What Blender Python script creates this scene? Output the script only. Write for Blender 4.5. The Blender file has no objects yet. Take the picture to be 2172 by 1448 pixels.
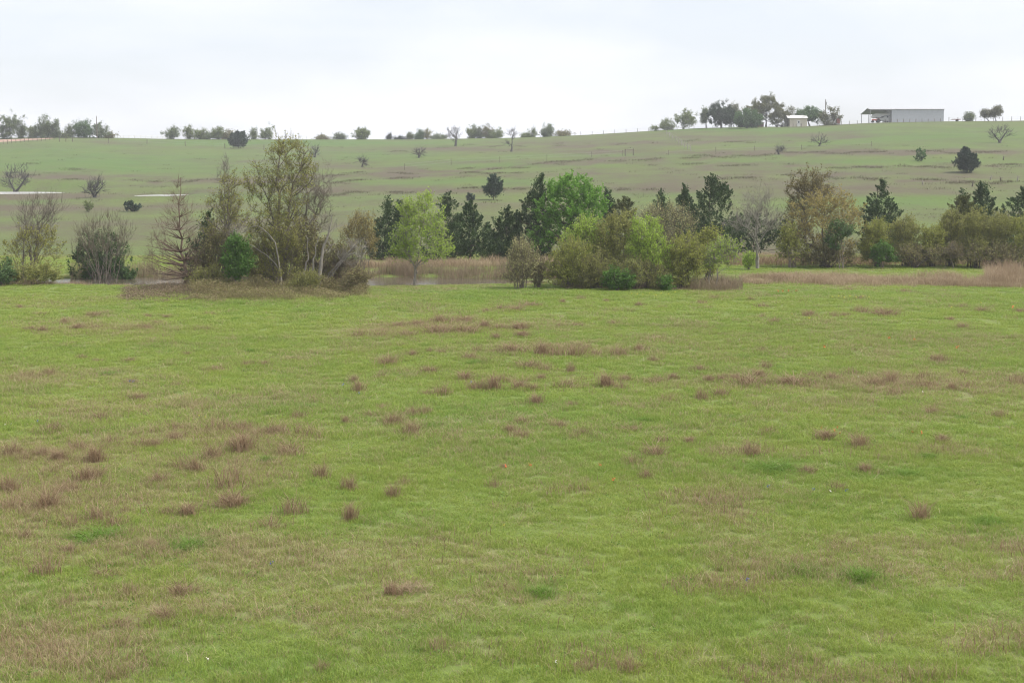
import bpy, math, random
import numpy as np

# ---------------------------------------------------------------- camera, sky, sun, exposure
SC = bpy.context.scene
W_, H_ = 2172.0, 1448.0
F = W_ * 50.0 / 36.0
HOR = 372.0
CAMZ = 7.5
PITCH = math.atan((724.0 - HOR) / F)
cam_d = bpy.data.cameras.new("camera")
cam_d.lens = 50.0; cam_d.sensor_width = 36.0
cam_d.clip_start = 0.5; cam_d.clip_end = 6000.0
cam = bpy.data.objects.new("camera", cam_d)
SC.collection.objects.link(cam)
cam.location = (0, 0, CAMZ)
cam.rotation_euler = (math.pi / 2 - PITCH, 0, 0)
SC.camera = cam

SUN_EL, SUN_AZ = math.radians(56), math.radians(100)      # azimuth clockwise from the view direction (+Y)
world = bpy.data.worlds.new("World"); SC.world = world; world.use_nodes = True
wn = world.node_tree; wn.nodes.clear()
def wnode(t, **k):
    n = wn.nodes.new(t)
    for a, b in k.items(): setattr(n, a, b)
    return n
sky = wnode("ShaderNodeTexSky", sky_type="NISHITA", sun_disc=False, sun_elevation=SUN_EL, sun_rotation=SUN_AZ)
sky.air_density = 1.0; sky.dust_density = 2.0; sky.ozone_density = 1.0
tc = wnode("ShaderNodeTexCoord")
mp = wnode("ShaderNodeMapping"); mp.inputs["Scale"].default_value = (3.2, 3.2, 11.0); mp.inputs["Location"].default_value = (0.9, 2.1, 0.4)
nz = wnode("ShaderNodeTexNoise"); nz.inputs["Scale"].default_value = 1.0; nz.inputs["Detail"].default_value = 5.0; nz.inputs["Roughness"].default_value = 0.5
ramp = wnode("ShaderNodeMapRange"); ramp.inputs[1].default_value = 0.36; ramp.inputs[2].default_value = 0.60; ramp.inputs[3].default_value = 0.60; ramp.inputs[4].default_value = 1.0
mixc = wnode("ShaderNodeMix", data_type="RGBA")
mixc.inputs[7].default_value = (6.4, 6.5, 6.95, 1)
bg = wnode("ShaderNodeBackground"); bg.inputs["Strength"].default_value = 0.1
wo = wnode("ShaderNodeOutputWorld")
wl = wn.links.new
wl(tc.outputs["Generated"], mp.inputs["Vector"]); wl(mp.outputs[0], nz.inputs["Vector"])
wl(nz.outputs["Fac"], ramp.inputs[0]); wl(ramp.outputs[0], mixc.inputs[0])
wl(sky.outputs[0], mixc.inputs[6]); wl(mixc.outputs[2], bg.inputs["Color"]); wl(bg.outputs[0], wo.inputs["Surface"])

sun_d = bpy.data.lights.new("sun", "SUN"); sun_d.energy = 3.0; sun_d.angle = math.radians(14); sun_d.color = (1.0, 0.95, 0.87)
sun = bpy.data.objects.new("sun", sun_d); SC.collection.objects.link(sun)
sun.rotation_euler = (math.pi / 2 - SUN_EL, 0, -SUN_AZ + math.pi)
SC.view_settings.view_transform = "Standard"; SC.view_settings.look = "None"
SC.view_settings.exposure = 0.78; SC.view_settings.gamma = 1.0; SC.view_settings.use_curve_mapping = False
SC.cycles.max_bounces = 6; SC.cycles.diffuse_bounces = 3; SC.cycles.volume_bounces = 0
SC.cycles.transparent_max_bounces = 4; SC.cycles.use_denoising = True; SC.cycles.filter_width = 1.15
SC.cycles.caustics_reflective = False; SC.cycles.caustics_refractive = False

# ---------------------------------------------------------------- numeric helpers
rng = np.random.default_rng(7)
CP, SP = math.cos(PITCH), math.sin(PITCH)
def uv_of(px, py):
    dx = (px - W_ / 2) / F; dy = -(py - H_ / 2) / F
    yy = CP + dy * SP; zz = -SP + dy * CP
    return dx / yy, zz / yy
def px_of(x, y, z):
    dz = z - CAMZ
    cy = y * CP - dz * SP; cz = y * SP + dz * CP
    cy = np.maximum(cy, 0.5)
    return W_ / 2 + F * x / cy, H_ / 2 - F * cz / cy

def _hash(ix, iy, s):
    h = (ix.astype(np.int64) * 374761393 + iy.astype(np.int64) * 668265263 + s * 974711) & 0xFFFFFFFF
    h = ((h ^ (h >> 13)) * 1274126177) & 0xFFFFFFFF
    return ((h ^ (h >> 16)) & 0xFFFF) / 65535.0
def vnoise(x, y, s=0):
    x = np.asarray(x, float); y = np.asarray(y, float)
    ix = np.floor(x); iy = np.floor(y); fx = x - ix; fy = y - iy
    fx = fx * fx * (3 - 2 * fx); fy = fy * fy * (3 - 2 * fy)
    a = _hash(ix, iy, s); b = _hash(ix + 1, iy, s); c = _hash(ix, iy + 1, s); d = _hash(ix + 1, iy + 1, s)
    return (a * (1 - fx) + b * fx) * (1 - fy) + (c * (1 - fx) + d * fx) * fy
def fbm(x, y, s=0, o=4):
    t = 0; a = 0.5; n = 0
    for k in range(o):
        t = t + a * vnoise(x * 2 ** k + 13.7 * k, y * 2 ** k - 7.3 * k, s + k); n += a; a *= 0.5
    return t / n
def sstep(a, b, x):
    t = np.clip((x - a) / (b - a), 0, 1); return t * t * (3 - 2 * t)

# ---------------------------------------------------------------- terrain: flat pasture, ponds, long hill with its crest
CREST_PX = [-900, -300, 0, 60, 110, 200, 360, 500, 700, 860, 1040, 1150, 1250, 1400, 1480, 1600, 1700, 1800, 1850, 2000, 2172, 2600, 3300]
CREST_PY = [300, 297, 294.5, 293, 292, 292.5, 296, 297, 297, 297, 294.5, 292, 287, 278, 273.5, 271, 269.5, 264, 262, 259.5, 258, 256, 262]
CREST_Y = [560, 550, 520, 520, 520, 525, 545, 555, 560, 560, 550, 540, 530, 515, 505, 495, 490, 488, 485, 485, 485, 490, 500]
PONDS = [  # centre x, y, radius x, y, water level
    (-18.0, 104.6, 21.0, 5.9, -0.32), (-103.0, 262.0, 20.0, 24.0, 4.25), (-61.5, 252.0, 3.8, 11.0, 4.0)]
def crest(x, y):
    p = W_ / 2 + F * x / np.maximum(y + 0.0, 40.0)
    yc = np.interp(p, CREST_PX, CREST_Y); cy = np.interp(p, CREST_PX, CREST_PY)
    zc = CAMZ + (HOR - cy) / F * yc
    return p, yc, zc
def terrain(x, y):
    x = np.asarray(x, float); y = np.asarray(y, float)
    p, yc, zc = crest(x, y)
    y0 = 134.0
    t = np.clip((y - y0) / (yc - y0), 0, 1)
    g = np.interp(p, [300, 1000], [1.38, 1.04])
    z = zc * t ** g
    over = np.maximum(y - yc, 0)
    z = z - np.minimum(over * 0.03, 9.0) * sstep(0, 60, over)
    und = (fbm(x / 26.0, y / 26.0, 3, 3) - 0.5) * 0.5 + (fbm(x / 6.0, y / 6.0, 9, 2) - 0.5) * 0.08
    z = z + und * np.interp(y, [0, 90, 140], [1, .8, .8]) * sstep(520, 350, y)
    hillw = sstep(150, 220, y) * sstep(520, 420, y)
    z = z + hillw * ((fbm(x / 60.0, y / 45.0, 21, 3) - 0.5) * 2.2 + (fbm(x / 14.0, y / 10.0, 31, 2) - 0.5) * 0.5)
    for (cx, cy, rx, ry, zp) in PONDS:
        r = np.sqrt(((x - cx) / rx) ** 2 + ((y - cy) / ry) ** 2)
        m = sstep(1.5, 1.02, r)
        z = z * (1 - m) + (zp + 0.06) * m
        z = z - 0.7 * sstep(1.03, 0.8, r)
    return z
_YM = np.concatenate([np.linspace(14, 140, 900), np.linspace(140.3, 620, 1400)])
def at(px, py):
    """ground point seen at a pixel of the photograph"""
    u, v = uv_of(px, py)
    zs = terrain(u * _YM, _YM) - (CAMZ + v * _YM)
    k = np.argmax(zs >= 0)
    if zs[k] < 0:
        y = float(np.interp(px, CREST_PX, CREST_Y))
    elif k > 0:
        a, b = zs[k - 1], zs[k]; y = float(_YM[k - 1] + (_YM[k] - _YM[k - 1]) * (-a) / (b - a + 1e-9))
    else: y = float(_YM[0])
    x = u * y
    return x, y, float(terrain(x, y))
def at_depth(px, y, py=450):
    u, v = uv_of(px, py); x = u * y
    return x, y, float(terrain(x, y))
def wpt(px, py, y):
    u, v = uv_of(px, py); return np.array([u * y, y, CAMZ + v * y])

# ---------------------------------------------------------------- object helpers
COL = SC.collection
def tag(o, label=None, cat=None, group=None, kind=None):
    if label: o["label"] = label
    if cat: o["category"] = cat
    if group: o["group"] = group
    if kind: o["kind"] = kind
    return o
def empty(name, loc, rz=0):
    o = bpy.data.objects.new(name, None); COL.objects.link(o); o.empty_display_size = 0.3
    o.location = loc; o.rotation_euler = (0, 0, rz); return o
def mesh_np(name, V, quads=None, tris=None, attrs=None, smooth=False):
    V = np.asarray(V, np.float32)
    me = bpy.data.meshes.new(name); me.vertices.add(len(V)); me.vertices.foreach_set("co", V.ravel())
    nq = 0 if quads is None else len(quads); nt = 0 if tris is None else len(tris)
    loops = []
    if nq: loops.append(np.asarray(quads, np.int32).ravel())
    if nt: loops.append(np.asarray(tris, np.int32).ravel())
    if loops:
        lp = np.concatenate(loops); me.loops.add(len(lp)); me.loops.foreach_set("vertex_index", lp)
        st = np.concatenate([np.arange(nq) * 4, nq * 4 + np.arange(nt) * 3]).astype(np.int32)
        me.polygons.add(nq + nt); me.polygons.foreach_set("loop_start", st)
        me.polygons.foreach_set("use_smooth", np.full(nq + nt, smooth, bool))
    me.update(calc_edges=True)
    if attrs:
        for k, a in attrs.items():
            a = np.asarray(a, np.float32)
            if a.ndim == 1:
                at_ = me.attributes.new(k, "FLOAT", "POINT"); at_.data.foreach_set("value", a)
            elif a.shape[1] == 4:
                at_ = me.attributes.new(k, "FLOAT_COLOR", "POINT"); at_.data.foreach_set("color", a.ravel())
            else:
                at_ = me.attributes.new(k, "FLOAT_VECTOR", "POINT"); at_.data.foreach_set("vector", a.ravel())
    return me
def link(name, me, mat, parent=None, loc=None):
    o = bpy.data.objects.new(name, me); COL.objects.link(o)
    if mat is not None and not me.materials: me.materials.append(mat)
    if parent is not None: o.parent = parent
    if loc is not None: o.location = loc
    return o

class MB:
    """collects boxes, tubes and prisms into one mesh"""
    def __init__(s): s.v = []; s.f = []
    def box(s, c, d, rz=0, rx=0, ry=0, taper=1.0):
        i = len(s.v)
        from mathutils import Euler, Vector
        e = Euler((rx, ry, rz))
        for k in range(8):
            sx, sy, sz = (k & 1) * 2 - 1, ((k >> 1) & 1) * 2 - 1, ((k >> 2) & 1) * 2 - 1
            t = taper if sz > 0 else 1
            p = Vector((sx * d[0] / 2 * t, sy * d[1] / 2 * t, sz * d[2] / 2)); p.rotate(e)
            s.v.append((p.x + c[0], p.y + c[1], p.z + c[2]))
        for q in ((0, 2, 3, 1), (4, 5, 7, 6), (0, 1, 5, 4), (2, 6, 7, 3), (0, 4, 6, 2), (1, 3, 7, 5)): s.f.append([i + j for j in q])
        return s
    def prism(s, poly, axis, a, b):
        """extrude a 2-D outline along an axis from a to b; the outline fills the two other axes in order"""
        n = len(poly); i = len(s.v)
        for t in (a, b):
            for (p, q) in poly:
                s.v.append({"x": (t, p, q), "y": (p, t, q), "z": (p, q, t)}[axis])
        for k in range(n): s.f.append([i + k, i + (k + 1) % n, i + n + (k + 1) % n, i + n + k])
        s.f.append([i + k for k in range(n)][::-1]); s.f.append([i + n + k for k in range(n)])
        return s
    def tube(s, pts, r, n=6, cap=True):
        P = np.array(pts, float)[None]; R = np.broadcast_to(np.asarray(r, float), (P.shape[1],))[None]
        V, Q = tubes(P, R, n); i = len(s.v)
        s.v += [tuple(q) for q in V]; s.f += [[i + j for j in q] for q in Q]
        if cap:
            m = P.shape[1]
            s.f.append([i + j for j in range(n)][::-1]); s.f.append([i + (m - 1) * n + j for j in range(n)])
        return s
    def build(s, name, mat, parent=None, bevel=0):
        me = bpy.data.meshes.new(name); me.from_pydata(s.v, [], s.f); me.update()
        if bevel:
            import bmesh
            bm = bmesh.new(); bm.from_mesh(me)
            bmesh.ops.bevel(bm, geom=bm.edges[:] + bm.verts[:], offset=bevel, segments=1, affect="EDGES")
            bm.to_mesh(me); bm.free()
        return link(name, me, mat, parent)

def unit(v): return v / (np.linalg.norm(v, axis=-1, keepdims=True) + 1e-9)
def tubes(P, R, n):
    """P (N,S,3) centre lines, R (N,S) radii -> vertices and quads of n-sided tubes"""
    N, S, _ = P.shape
    T = np.gradient(P, axis=1); T = unit(T)
    ref = np.where(np.abs(T[..., 2:3]) > 0.9, np.array([1.0, 0, 0]), np.array([0, 0, 1.0]))
    A = unit(np.cross(T, ref)); B = np.cross(T, A)
    an = np.arange(n) * 2 * math.pi / n
    V = P[:, :, None, :] + R[:, :, None, None] * (A[:, :, None, :] * np.cos(an)[None, None, :, None] + B[:, :, None, :] * np.sin(an)[None, None, :, None])
    idx = np.arange(N * S * n).reshape(N, S, n)
    a = idx[:, :-1, :]; b = idx[:, 1:, :]
    q = np.stack([a, np.roll(a, -1, 2), np.roll(b, -1, 2), b], -1).reshape(-1, 4)
    return V.reshape(-1, 3), q
def join(parts):
    Vs, Qs, k = [], [], 0
    for V, Q in parts:
        Vs.append(V); Qs.append(Q + k); k += len(V)
    return np.concatenate(Vs), np.concatenate(Qs)

# ---------------------------------------------------------------- materials
def mat_new(name):
    m = bpy.data.materials.new(name); m.use_nodes = True
    nt = m.node_tree; nt.nodes.clear()
    out = nt.nodes.new("ShaderNodeOutputMaterial")
    return m, nt, out
def nd(nt, t, **k):
    n = nt.nodes.new(t)
    for a, b in k.items(): setattr(n, a, b)
    return n
def ramp_node(nt, cols, fac):
    r = nd(nt, "ShaderNodeValToRGB"); e = r.color_ramp.elements
    n = len(cols)
    while len(e) < n: e.new(0.5)
    for i, c in enumerate(cols):
        e[i].position = i / (n - 1) if n > 1 else 0; e[i].color = (*c, 1)
    nt.links.new(fac, r.inputs[0]); return r.outputs[0]
def leafmat(name, cols, trans=0.35, rough=0.6):
    m, nt, out = mat_new(name)
    a = nd(nt, "ShaderNodeAttribute", attribute_name="rnd")
    c = ramp_node(nt, cols, a.outputs["Fac"])
    p = nd(nt, "ShaderNodeBsdfPrincipled"); p.inputs["Roughness"].default_value = rough; p.inputs["Specular IOR Level"].default_value = 0.25
    nt.links.new(c, p.inputs["Base Color"])
    if trans > 0:
        t = nd(nt, "ShaderNodeBsdfTranslucent"); nt.links.new(c, t.inputs["Color"])
        mx = nd(nt, "ShaderNodeMixShader"); mx.inputs[0].default_value = trans
        nt.links.new(p.outputs[0], mx.inputs[1]); nt.links.new(t.outputs[0], mx.inputs[2]); nt.links.new(mx.outputs[0], out.inputs[0])
    else: nt.links.new(p.outputs[0], out.inputs[0])
    return m
def rough_mat(name, c1, c2, scale=6.0, rough=0.85, metal=0.0, stretch=(1, 1, 1), bump=0.0, spec=0.3):
    m, nt, out = mat_new(name)
    tc = nd(nt, "ShaderNodeTexCoord"); mp = nd(nt, "ShaderNodeMapping"); mp.inputs["Scale"].default_value = stretch
    n = nd(nt, "ShaderNodeTexNoise"); n.inputs["Scale"].default_value = scale; n.inputs["Detail"].default_value = 6
    mr = nd(nt, "ShaderNodeMapRange"); mr.inputs[1].default_value = 0.3; mr.inputs[2].default_value = 0.7
    nt.links.new(tc.outputs["Object"], mp.inputs[0]); nt.links.new(mp.outputs[0], n.inputs["Vector"]); nt.links.new(n.outputs["Fac"], mr.inputs[0])
    c = ramp_node(nt, [c1, c2], mr.outputs[0])
    p = nd(nt, "ShaderNodeBsdfPrincipled"); p.inputs["Roughness"].default_value = rough; p.inputs["Metallic"].default_value = metal; p.inputs["Specular IOR Level"].default_value = spec
    nt.links.new(c, p.inputs["Base Color"])
    if bump:
        b = nd(nt, "ShaderNodeBump"); b.inputs["Strength"].default_value = bump; b.inputs["Distance"].default_value = 0.02
        nt.links.new(n.outputs["Fac"], b.inputs["Height"]); nt.links.new(b.outputs[0], p.inputs["Normal"])
    nt.links.new(p.outputs[0], out.inputs[0]); return m

M = {}
M["cedar"] = leafmat("cedar_foliage", [(.028, .052, .018), (.050, .090, .030), (.085, .13, .045)], .2)
M["cedar_olive"] = leafmat("olive_cedar_foliage", [(.07, .085, .028), (.14, .15, .045)], .25)
M["cedar_far"] = leafmat("lone_cedar_foliage", [(.022, .044, .026), (.046, .078, .042)], .15)
M["oak_dark"] = leafmat("live_oak_foliage", [(.028, .050, .022), (.052, .085, .034)], .2)
M["oak_bush"] = leafmat("dark_bush_foliage", [(.05, .10, .03), (.09, .16, .045)], .35)
M["green"] = leafmat("fresh_green_leaves", [(.12, .25, .036), (.18, .36, .055), (.25, .43, .08)], .5)
M["young"] = leafmat("young_lime_leaves", [(.27, .40, .05), (.37, .51, .08), (.45, .55, .14)], .5)
M["vivid"] = leafmat("vivid_green_leaves", [(.075, .165, .025), (.12, .24, .04)], .4)
M["olive"] = leafmat("olive_spring_leaves", [(.23, .26, .05), (.32, .35, .075), (.38, .39, .12)], .5)
M["olive2"] = leafmat("dull_olive_leaves", [(.21, .235, .06), (.30, .31, .09), (.36, .36, .13)], .5)
M["warmolive"] = leafmat("warm_olive_leaves", [(.22, .235, .05), (.31, .31, .075), (.37, .36, .12)], .5)
M["golden"] = leafmat("golden_oak_catkins", [(.27, .22, .065), (.36, .30, .09), (.43, .37, .13)], .4)
M["bronze"] = leafmat("bronze_oak_leaves", [(.16, .14, .055), (.25, .21, .085)], .35)
M["bud"] = leafmat("pale_catkin_buds", [(.32, .31, .12), (.42, .41, .18), (.48, .47, .25)], .45)
M["brush"] = leafmat("brown_brush_leaves", [(.15, .13, .07), (.24, .20, .10), (.22, .225, .07), (.30, .28, .12)], .3)
M["brown"] = leafmat("brown_bramble_leaves", [(.19, .145, .085), (.28, .225, .12), (.25, .26, .09), (.34, .27, .16)], .4)
M["farleaf"] = leafmat("distant_spring_leaves", [(.13, .17, .065), (.20, .25, .085), (.25, .29, .12)], .4)
M["farleaf2"] = leafmat("distant_dull_leaves", [(.14, .18, .09), (.21, .26, .12)], .35)
M["fargreen"] = leafmat("distant_green_leaves", [(.08, .15, .05), (.125, .21, .07)], .4)
M["farbronze"] = leafmat("distant_oak_leaves", [(.12, .125, .05), (.18, .185, .07)], .35)
M["yellow"] = leafmat("yellow_mustard_leaves", [(.22, .24, .04), (.32, .33, .06)], .4)
M["reed"] = leafmat("dry_reed_blades", [(.20, .15, .10), (.31, .24, .16), (.20, .20, .10)], .3)
M["tan"] = leafmat("tan_dead_grass", [(.25, .18, .115), (.37, .275, .18), (.46, .365, .245)], .35)
M["russet"] = leafmat("russet_bunchgrass", [(.19, .124, .076), (.325, .225, .14), (.47, .37, .24)], .45)
M["weed"] = leafmat("dead_weed_stalks", [(.16, .115, .08), (.25, .185, .125), (.24, .22, .10)], .3)
M["bark"] = rough_mat("grey_brown_bark", (.12, .10, .08), (.22, .19, .155), 5, stretch=(3, 3, .7), bump=.5)
M["bark_dark"] = rough_mat("dark_bark", (.06, .05, .04), (.12, .10, .08), 5, stretch=(3, 3, .7), bump=.5)
M["bark_pale"] = rough_mat("pale_bleached_bark", (.17, .155, .13), (.29, .265, .23), 4, stretch=(3, 3, .7), bump=.4)
M["bark_red"] = rough_mat("reddish_brown_bark", (.13, .09, .066), (.22, .16, .12), 5, stretch=(3, 3, .7), bump=.5)
M["bark_grey"] = rough_mat("silver_grey_bark", (.19, .165, .145), (.30, .27, .24), 5, stretch=(3, 3, .7), bump=.4)
M["twig_shade_brown"] = rough_mat("shade_brown_twigs", (.105, .09, .06), (.17, .145, .10), 5)  # brown lowered so the twigs read as shade between the leaves
M["twig_far"] = rough_mat("distant_grey_bark", (.06, .055, .052), (.10, .095, .09), 3)

# ---------------------------------------------------------------- colour of the ground
def blob_sum(px, py, L):
    t = np.zeros_like(px)
    for (cx, cy, rx, ry, a) in L:
        t = np.maximum(t, a * np.exp(-((px - cx) / rx) ** 2 - ((py - cy) / ry) ** 2))
    return t
DRY_NEAR = [(120, 970, 220, 45, .75), (60, 1060, 160, 60, .7), (250, 870, 330, 30, .6), (420, 930, 260, 35, .6), (470, 1000, 200, 60, .5), (90, 640, 140, 12, .4),
            (240, 700, 220, 20, .4), (80, 800, 160, 25, .4), (900, 695, 230, 14, .7), (1200, 740, 160, 12, .35), (1150, 810, 250, 20, .4), (1640, 810, 330, 16, .5), (1950, 815, 250, 20, .45),
            (150, 1150, 220, 60, .5), (500, 1190, 260, 60, .45), (900, 1200, 380, 60, .55), (1150, 1100, 300, 50, .35), (700, 1300, 400, 60, .45), (130, 1390, 220, 60, .85),
            (350, 1290, 220, 50, .55), (1750, 1200, 250, 22, .55), (1980, 1160, 230, 25, .5), (2000, 1210, 260, 25, .6), (1560, 1240, 160, 25, .5), (1500, 1100, 150, 25, .4),
            (1000, 1290, 260, 50, .5), (1500, 1400, 260, 40, .45), (2050, 1350, 200, 40, .5), (1750, 1430, 300, 30, .4), (860, 1250, 45, 8, 1.0), (1250, 1040, 120, 20, .4),
            (1920, 960, 140, 16, .4), (1620, 960, 150, 16, .4), (1480, 1060, 120, 25, .5), (300, 1060, 200, 40, .5), (1100, 1390, 220, 40, .4)]
LUSH_NEAR = [(950, 618, 400, 14, .9), (500, 655, 350, 12, .7), (1800, 620, 400, 10, .7), (1000, 880, 300, 40, .7), (560, 870, 140, 25, .7), (1150, 960, 300, 50, .6), (1350, 900, 260, 35, .6),
             (1640, 1000, 120, 25, .9), (1900, 1010, 160, 18, .7), (1700, 1212, 90, 22, .9), (1830, 1222, 80, 22, 1.), (400, 1150, 90, 22, .9), (210, 1140, 90, 22, .7), (650, 1080, 260, 50, .5),
             (880, 1100, 260, 40, .6), (950, 1360, 350, 60, .6), (300, 1410, 150, 40, .7), (620, 1420, 200, 40, .6), (1500, 1330, 200, 40, .5), (1880, 1100, 250, 30, .5), (2080, 1140, 110, 20, .7),
             (420, 980, 90, 30, .6), (1100, 1400, 100, 30, .5), (60, 1260, 100, 30, .4), (1150, 1260, 60, 22, .7), (1280, 1300, 80, 30, .5), (2000, 1290, 120, 20, .5)]
DRY_HILL = [(80, 416, 220, 7, .9), (60, 440, 230, 10, .9), (380, 436, 180, 10, .7), (480, 383, 170, 7, .9), (200, 374, 150, 4, .8), (60, 372, 80, 4, .6), (880, 404, 300, 9, .9), (730, 356, 110, 6, .8), (862, 370, 60, 9, .9),
            (840, 358, 40, 6, .8), (1200, 371, 330, 5, .7), (1250, 345, 330, 4, .7), (1500, 392, 300, 22, .65), (1830, 398, 300, 16, .7), (2020, 372, 190, 10, .8), (1800, 323, 560, 5, .9), (1760, 288, 130, 8, .9),
            (1500, 290, 170, 5, .8), (1290, 303, 250, 7, .6), (1000, 318, 240, 5, .6), (250, 303, 70, 4, .5), (330, 317, 60, 4, .4), (660, 330, 60, 4, .4), (1000, 430, 250, 12, .4), (1700, 370, 300, 8, .5),
            (400, 480, 400, 14, .5), (1700, 520, 200, 20, .8), (1620, 540, 120, 14, .8), (2100, 420, 120, 14, .4), (1400, 360, 200, 6, .5), (620, 345, 150, 5, .5)]
LUSH_HILL = [(600, 303, 420, 8, 1.), (200, 345, 320, 26, .9), (100, 318, 220, 16, .6), (760, 330, 180, 12, .6), (1050, 350, 250, 8, .6), (960, 386, 300, 7, .6), (1900, 290, 400, 18, .7), (1600, 275, 250, 5, .9),
             (1350, 330, 300, 8, .5), (1380, 412, 160, 6, .7), (1980, 425, 250, 14, .7), (500, 412, 200, 8, .6), (60, 430, 70, 6, .8), (1850, 343, 300, 5, .5), (1500, 345, 250, 5, .5)]
BANKS = [([1130, 1400, 1600, 1830, 2172], [347, 336, 329, 322, 323], 3.0, .5), ([560, 740, 1000, 1330, 1500], [381, 371, 361, 341, 336], 1.8, .55), ([620, 760, 900, 1100], [392, 386, 373, 366], 1.6, .5), ([700, 900, 1150, 1400], [414, 405, 398, 402], 1.6, .4),
         ([0, 90, 200, 330, 480], [372, 374, 381, 387, 378], 1.8, .5), ([60, 150, 260], [348, 356, 370], 1.8, .35), ([1150, 1300, 1500, 1700], [312, 306, 300, 301], 2.0, .4), ([1380, 1600, 1900, 2172], [352, 349, 356, 352], 2.2, .4), ([830, 1000, 1200], [322, 311, 305], 1.8, .4), ([1500, 1700, 2000, 2172], [378, 373, 384, 392], 2.5, .35)]
def bank_lines(px, py):
    t = np.zeros_like(px)
    for xs, ys, w, a in BANKS:
        w = w * 1.5; d = (py - np.interp(px, xs, ys) - 2.5 * np.sin(px / 37.0) - 1.5 * np.sin(px / 13.0)) / w
        t = np.maximum(t, a * np.exp(-d * d) * sstep(xs[0] - 20, xs[0] + 40, px) * sstep(xs[-1] + 20, xs[-1] - 40, px) * np.clip(vnoise(px / 22.0, py * 0 + w, 7) * 2 - .4, 0, 1))
    return t
def tones(x, y, z):
    """dry and lush weights of the sward at a place, 0..1"""
    px, py = px_of(x, y, z)
    vis = y > 14
    n1 = fbm(x / 7.5, y / 9.0, 41, 4); n2 = fbm(x / 2.2, y / 2.6, 51, 3)
    near = y < 132
    wx = px + 60 * (fbm(x / 9, y / 12, 77, 3) - .5); wy = py + (fbm(x / 9, y / 12, 87, 3) - .5) * np.where(near, 40, 5)
    dn = np.where(near, blob_sum(wx, wy, DRY_NEAR), blob_sum(wx, wy, DRY_HILL)) * vis
    ln = np.where(near, blob_sum(wx, wy, LUSH_NEAR), blob_sum(wx, wy, LUSH_HILL)) * vis
    hn = fbm(x / 22.0, y / 16.0, 61, 4)
    bk = bank_lines(px, py) * vis; dry = np.where(near, .11 + .52 * dn + .6 * (n1 - .5) + .6 * (n2 - .5), .25 + .85 * dn - .3 * ln + .85 * (hn - .5) + .8 * (n1 - .5) + .5 * (fbm(x / 3.5, y / 9.0, 231, 3) - .5) + 1.5 * bk)
    lush = np.where(near, .4 + .4 * ln - .25 * dn + .5 * (n2 - .5) + .4 * (fbm(x / 14, y / 14, 71, 3) - .5), .3 + .5 * ln + .6 * (n1 - .5))
    return np.clip(dry, 0, 1), np.clip(lush, 0, 1)

def ground_material(name, soil, g_yel, g_lush, g_dry, fine=9.0, bumpd=0.05, mot=1.6):
    m, nt, out = mat_new(name)
    L = nt.links.new
    d = nd(nt, "ShaderNodeAttribute", attribute_name="dry"); l = nd(nt, "ShaderNodeAttribute", attribute_name="lush")
    g = nd(nt, "ShaderNodeNewGeometry")
    n1 = nd(nt, "ShaderNodeTexNoise"); n1.inputs["Scale"].default_value = fine; n1.inputs["Detail"].default_value = 7; n1.inputs["Roughness"].default_value = .65
    n2 = nd(nt, "ShaderNodeTexNoise"); n2.inputs["Scale"].default_value = .55 if fine > 3 else .85; n2.inputs["Detail"].default_value = 7; n2.inputs["Roughness"].default_value = .62
    L(g.outputs["Position"], n1.inputs["Vector"]); L(g.outputs["Position"], n2.inputs["Vector"])
    def math_(op, a, b, clamp=False):
        k = nd(nt, "ShaderNodeMath", operation=op, use_clamp=clamp)
        for i, s in enumerate((a, b)):
            if isinstance(s, (int, float)): k.inputs[i].default_value = s
            else: L(s, k.inputs[i])
        return k.outputs[0]
    dn = math_("ADD", d.outputs["Fac"], math_("MULTIPLY", math_("SUBTRACT", n2.outputs["Fac"], .5), mot), True)
    ln = math_("ADD", l.outputs["Fac"], math_("MULTIPLY", math_("SUBTRACT", n1.outputs["Fac"], .5), 1.2), True)
    def mix(f, a, b):
        k = nd(nt, "ShaderNodeMix", data_type="RGBA"); L(f, k.inputs[0])
        for i, s in ((6, a), (7, b)):
            if isinstance(s, tuple): k.inputs[i].default_value = (*s, 1)
            else: L(s, k.inputs[i])
        return k.outputs[2]
    c = mix(dn, mix(ln, g_yel, g_lush), g_dry)
    sf = nd(nt, "ShaderNodeMapRange"); L(n1.outputs["Fac"], sf.inputs[0]); sf.inputs[1].default_value = .5; sf.inputs[2].default_value = .75; sf.inputs[4].default_value = .7
    c = mix(sf.outputs[0], c, soil)
    p = nd(nt, "ShaderNodeBsdfPrincipled"); p.inputs["Roughness"].default_value = .95; p.inputs["Specular IOR Level"].default_value = .1
    L(c, p.inputs["Base Color"])
    b = nd(nt, "ShaderNodeBump"); b.inputs["Strength"].default_value = .8; b.inputs["Distance"].default_value = bumpd
    L(n1.outputs["Fac"], b.inputs["Height"]); L(b.outputs[0], p.inputs["Normal"])
    L(p.outputs[0], out.inputs[0]); return m
M["pasture"] = ground_material("pasture_ground", (.12, .10, .055), (.15, .19, .05), (.11, .17, .04), (.22, .185, .11), 7.0)
M["hill"] = ground_material("hillside_ground", (.105, .095, .06), (.125, .152, .052), (.078, .150, .038), (.105, .088, .062), 1.6, .2, 1.5)

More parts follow.
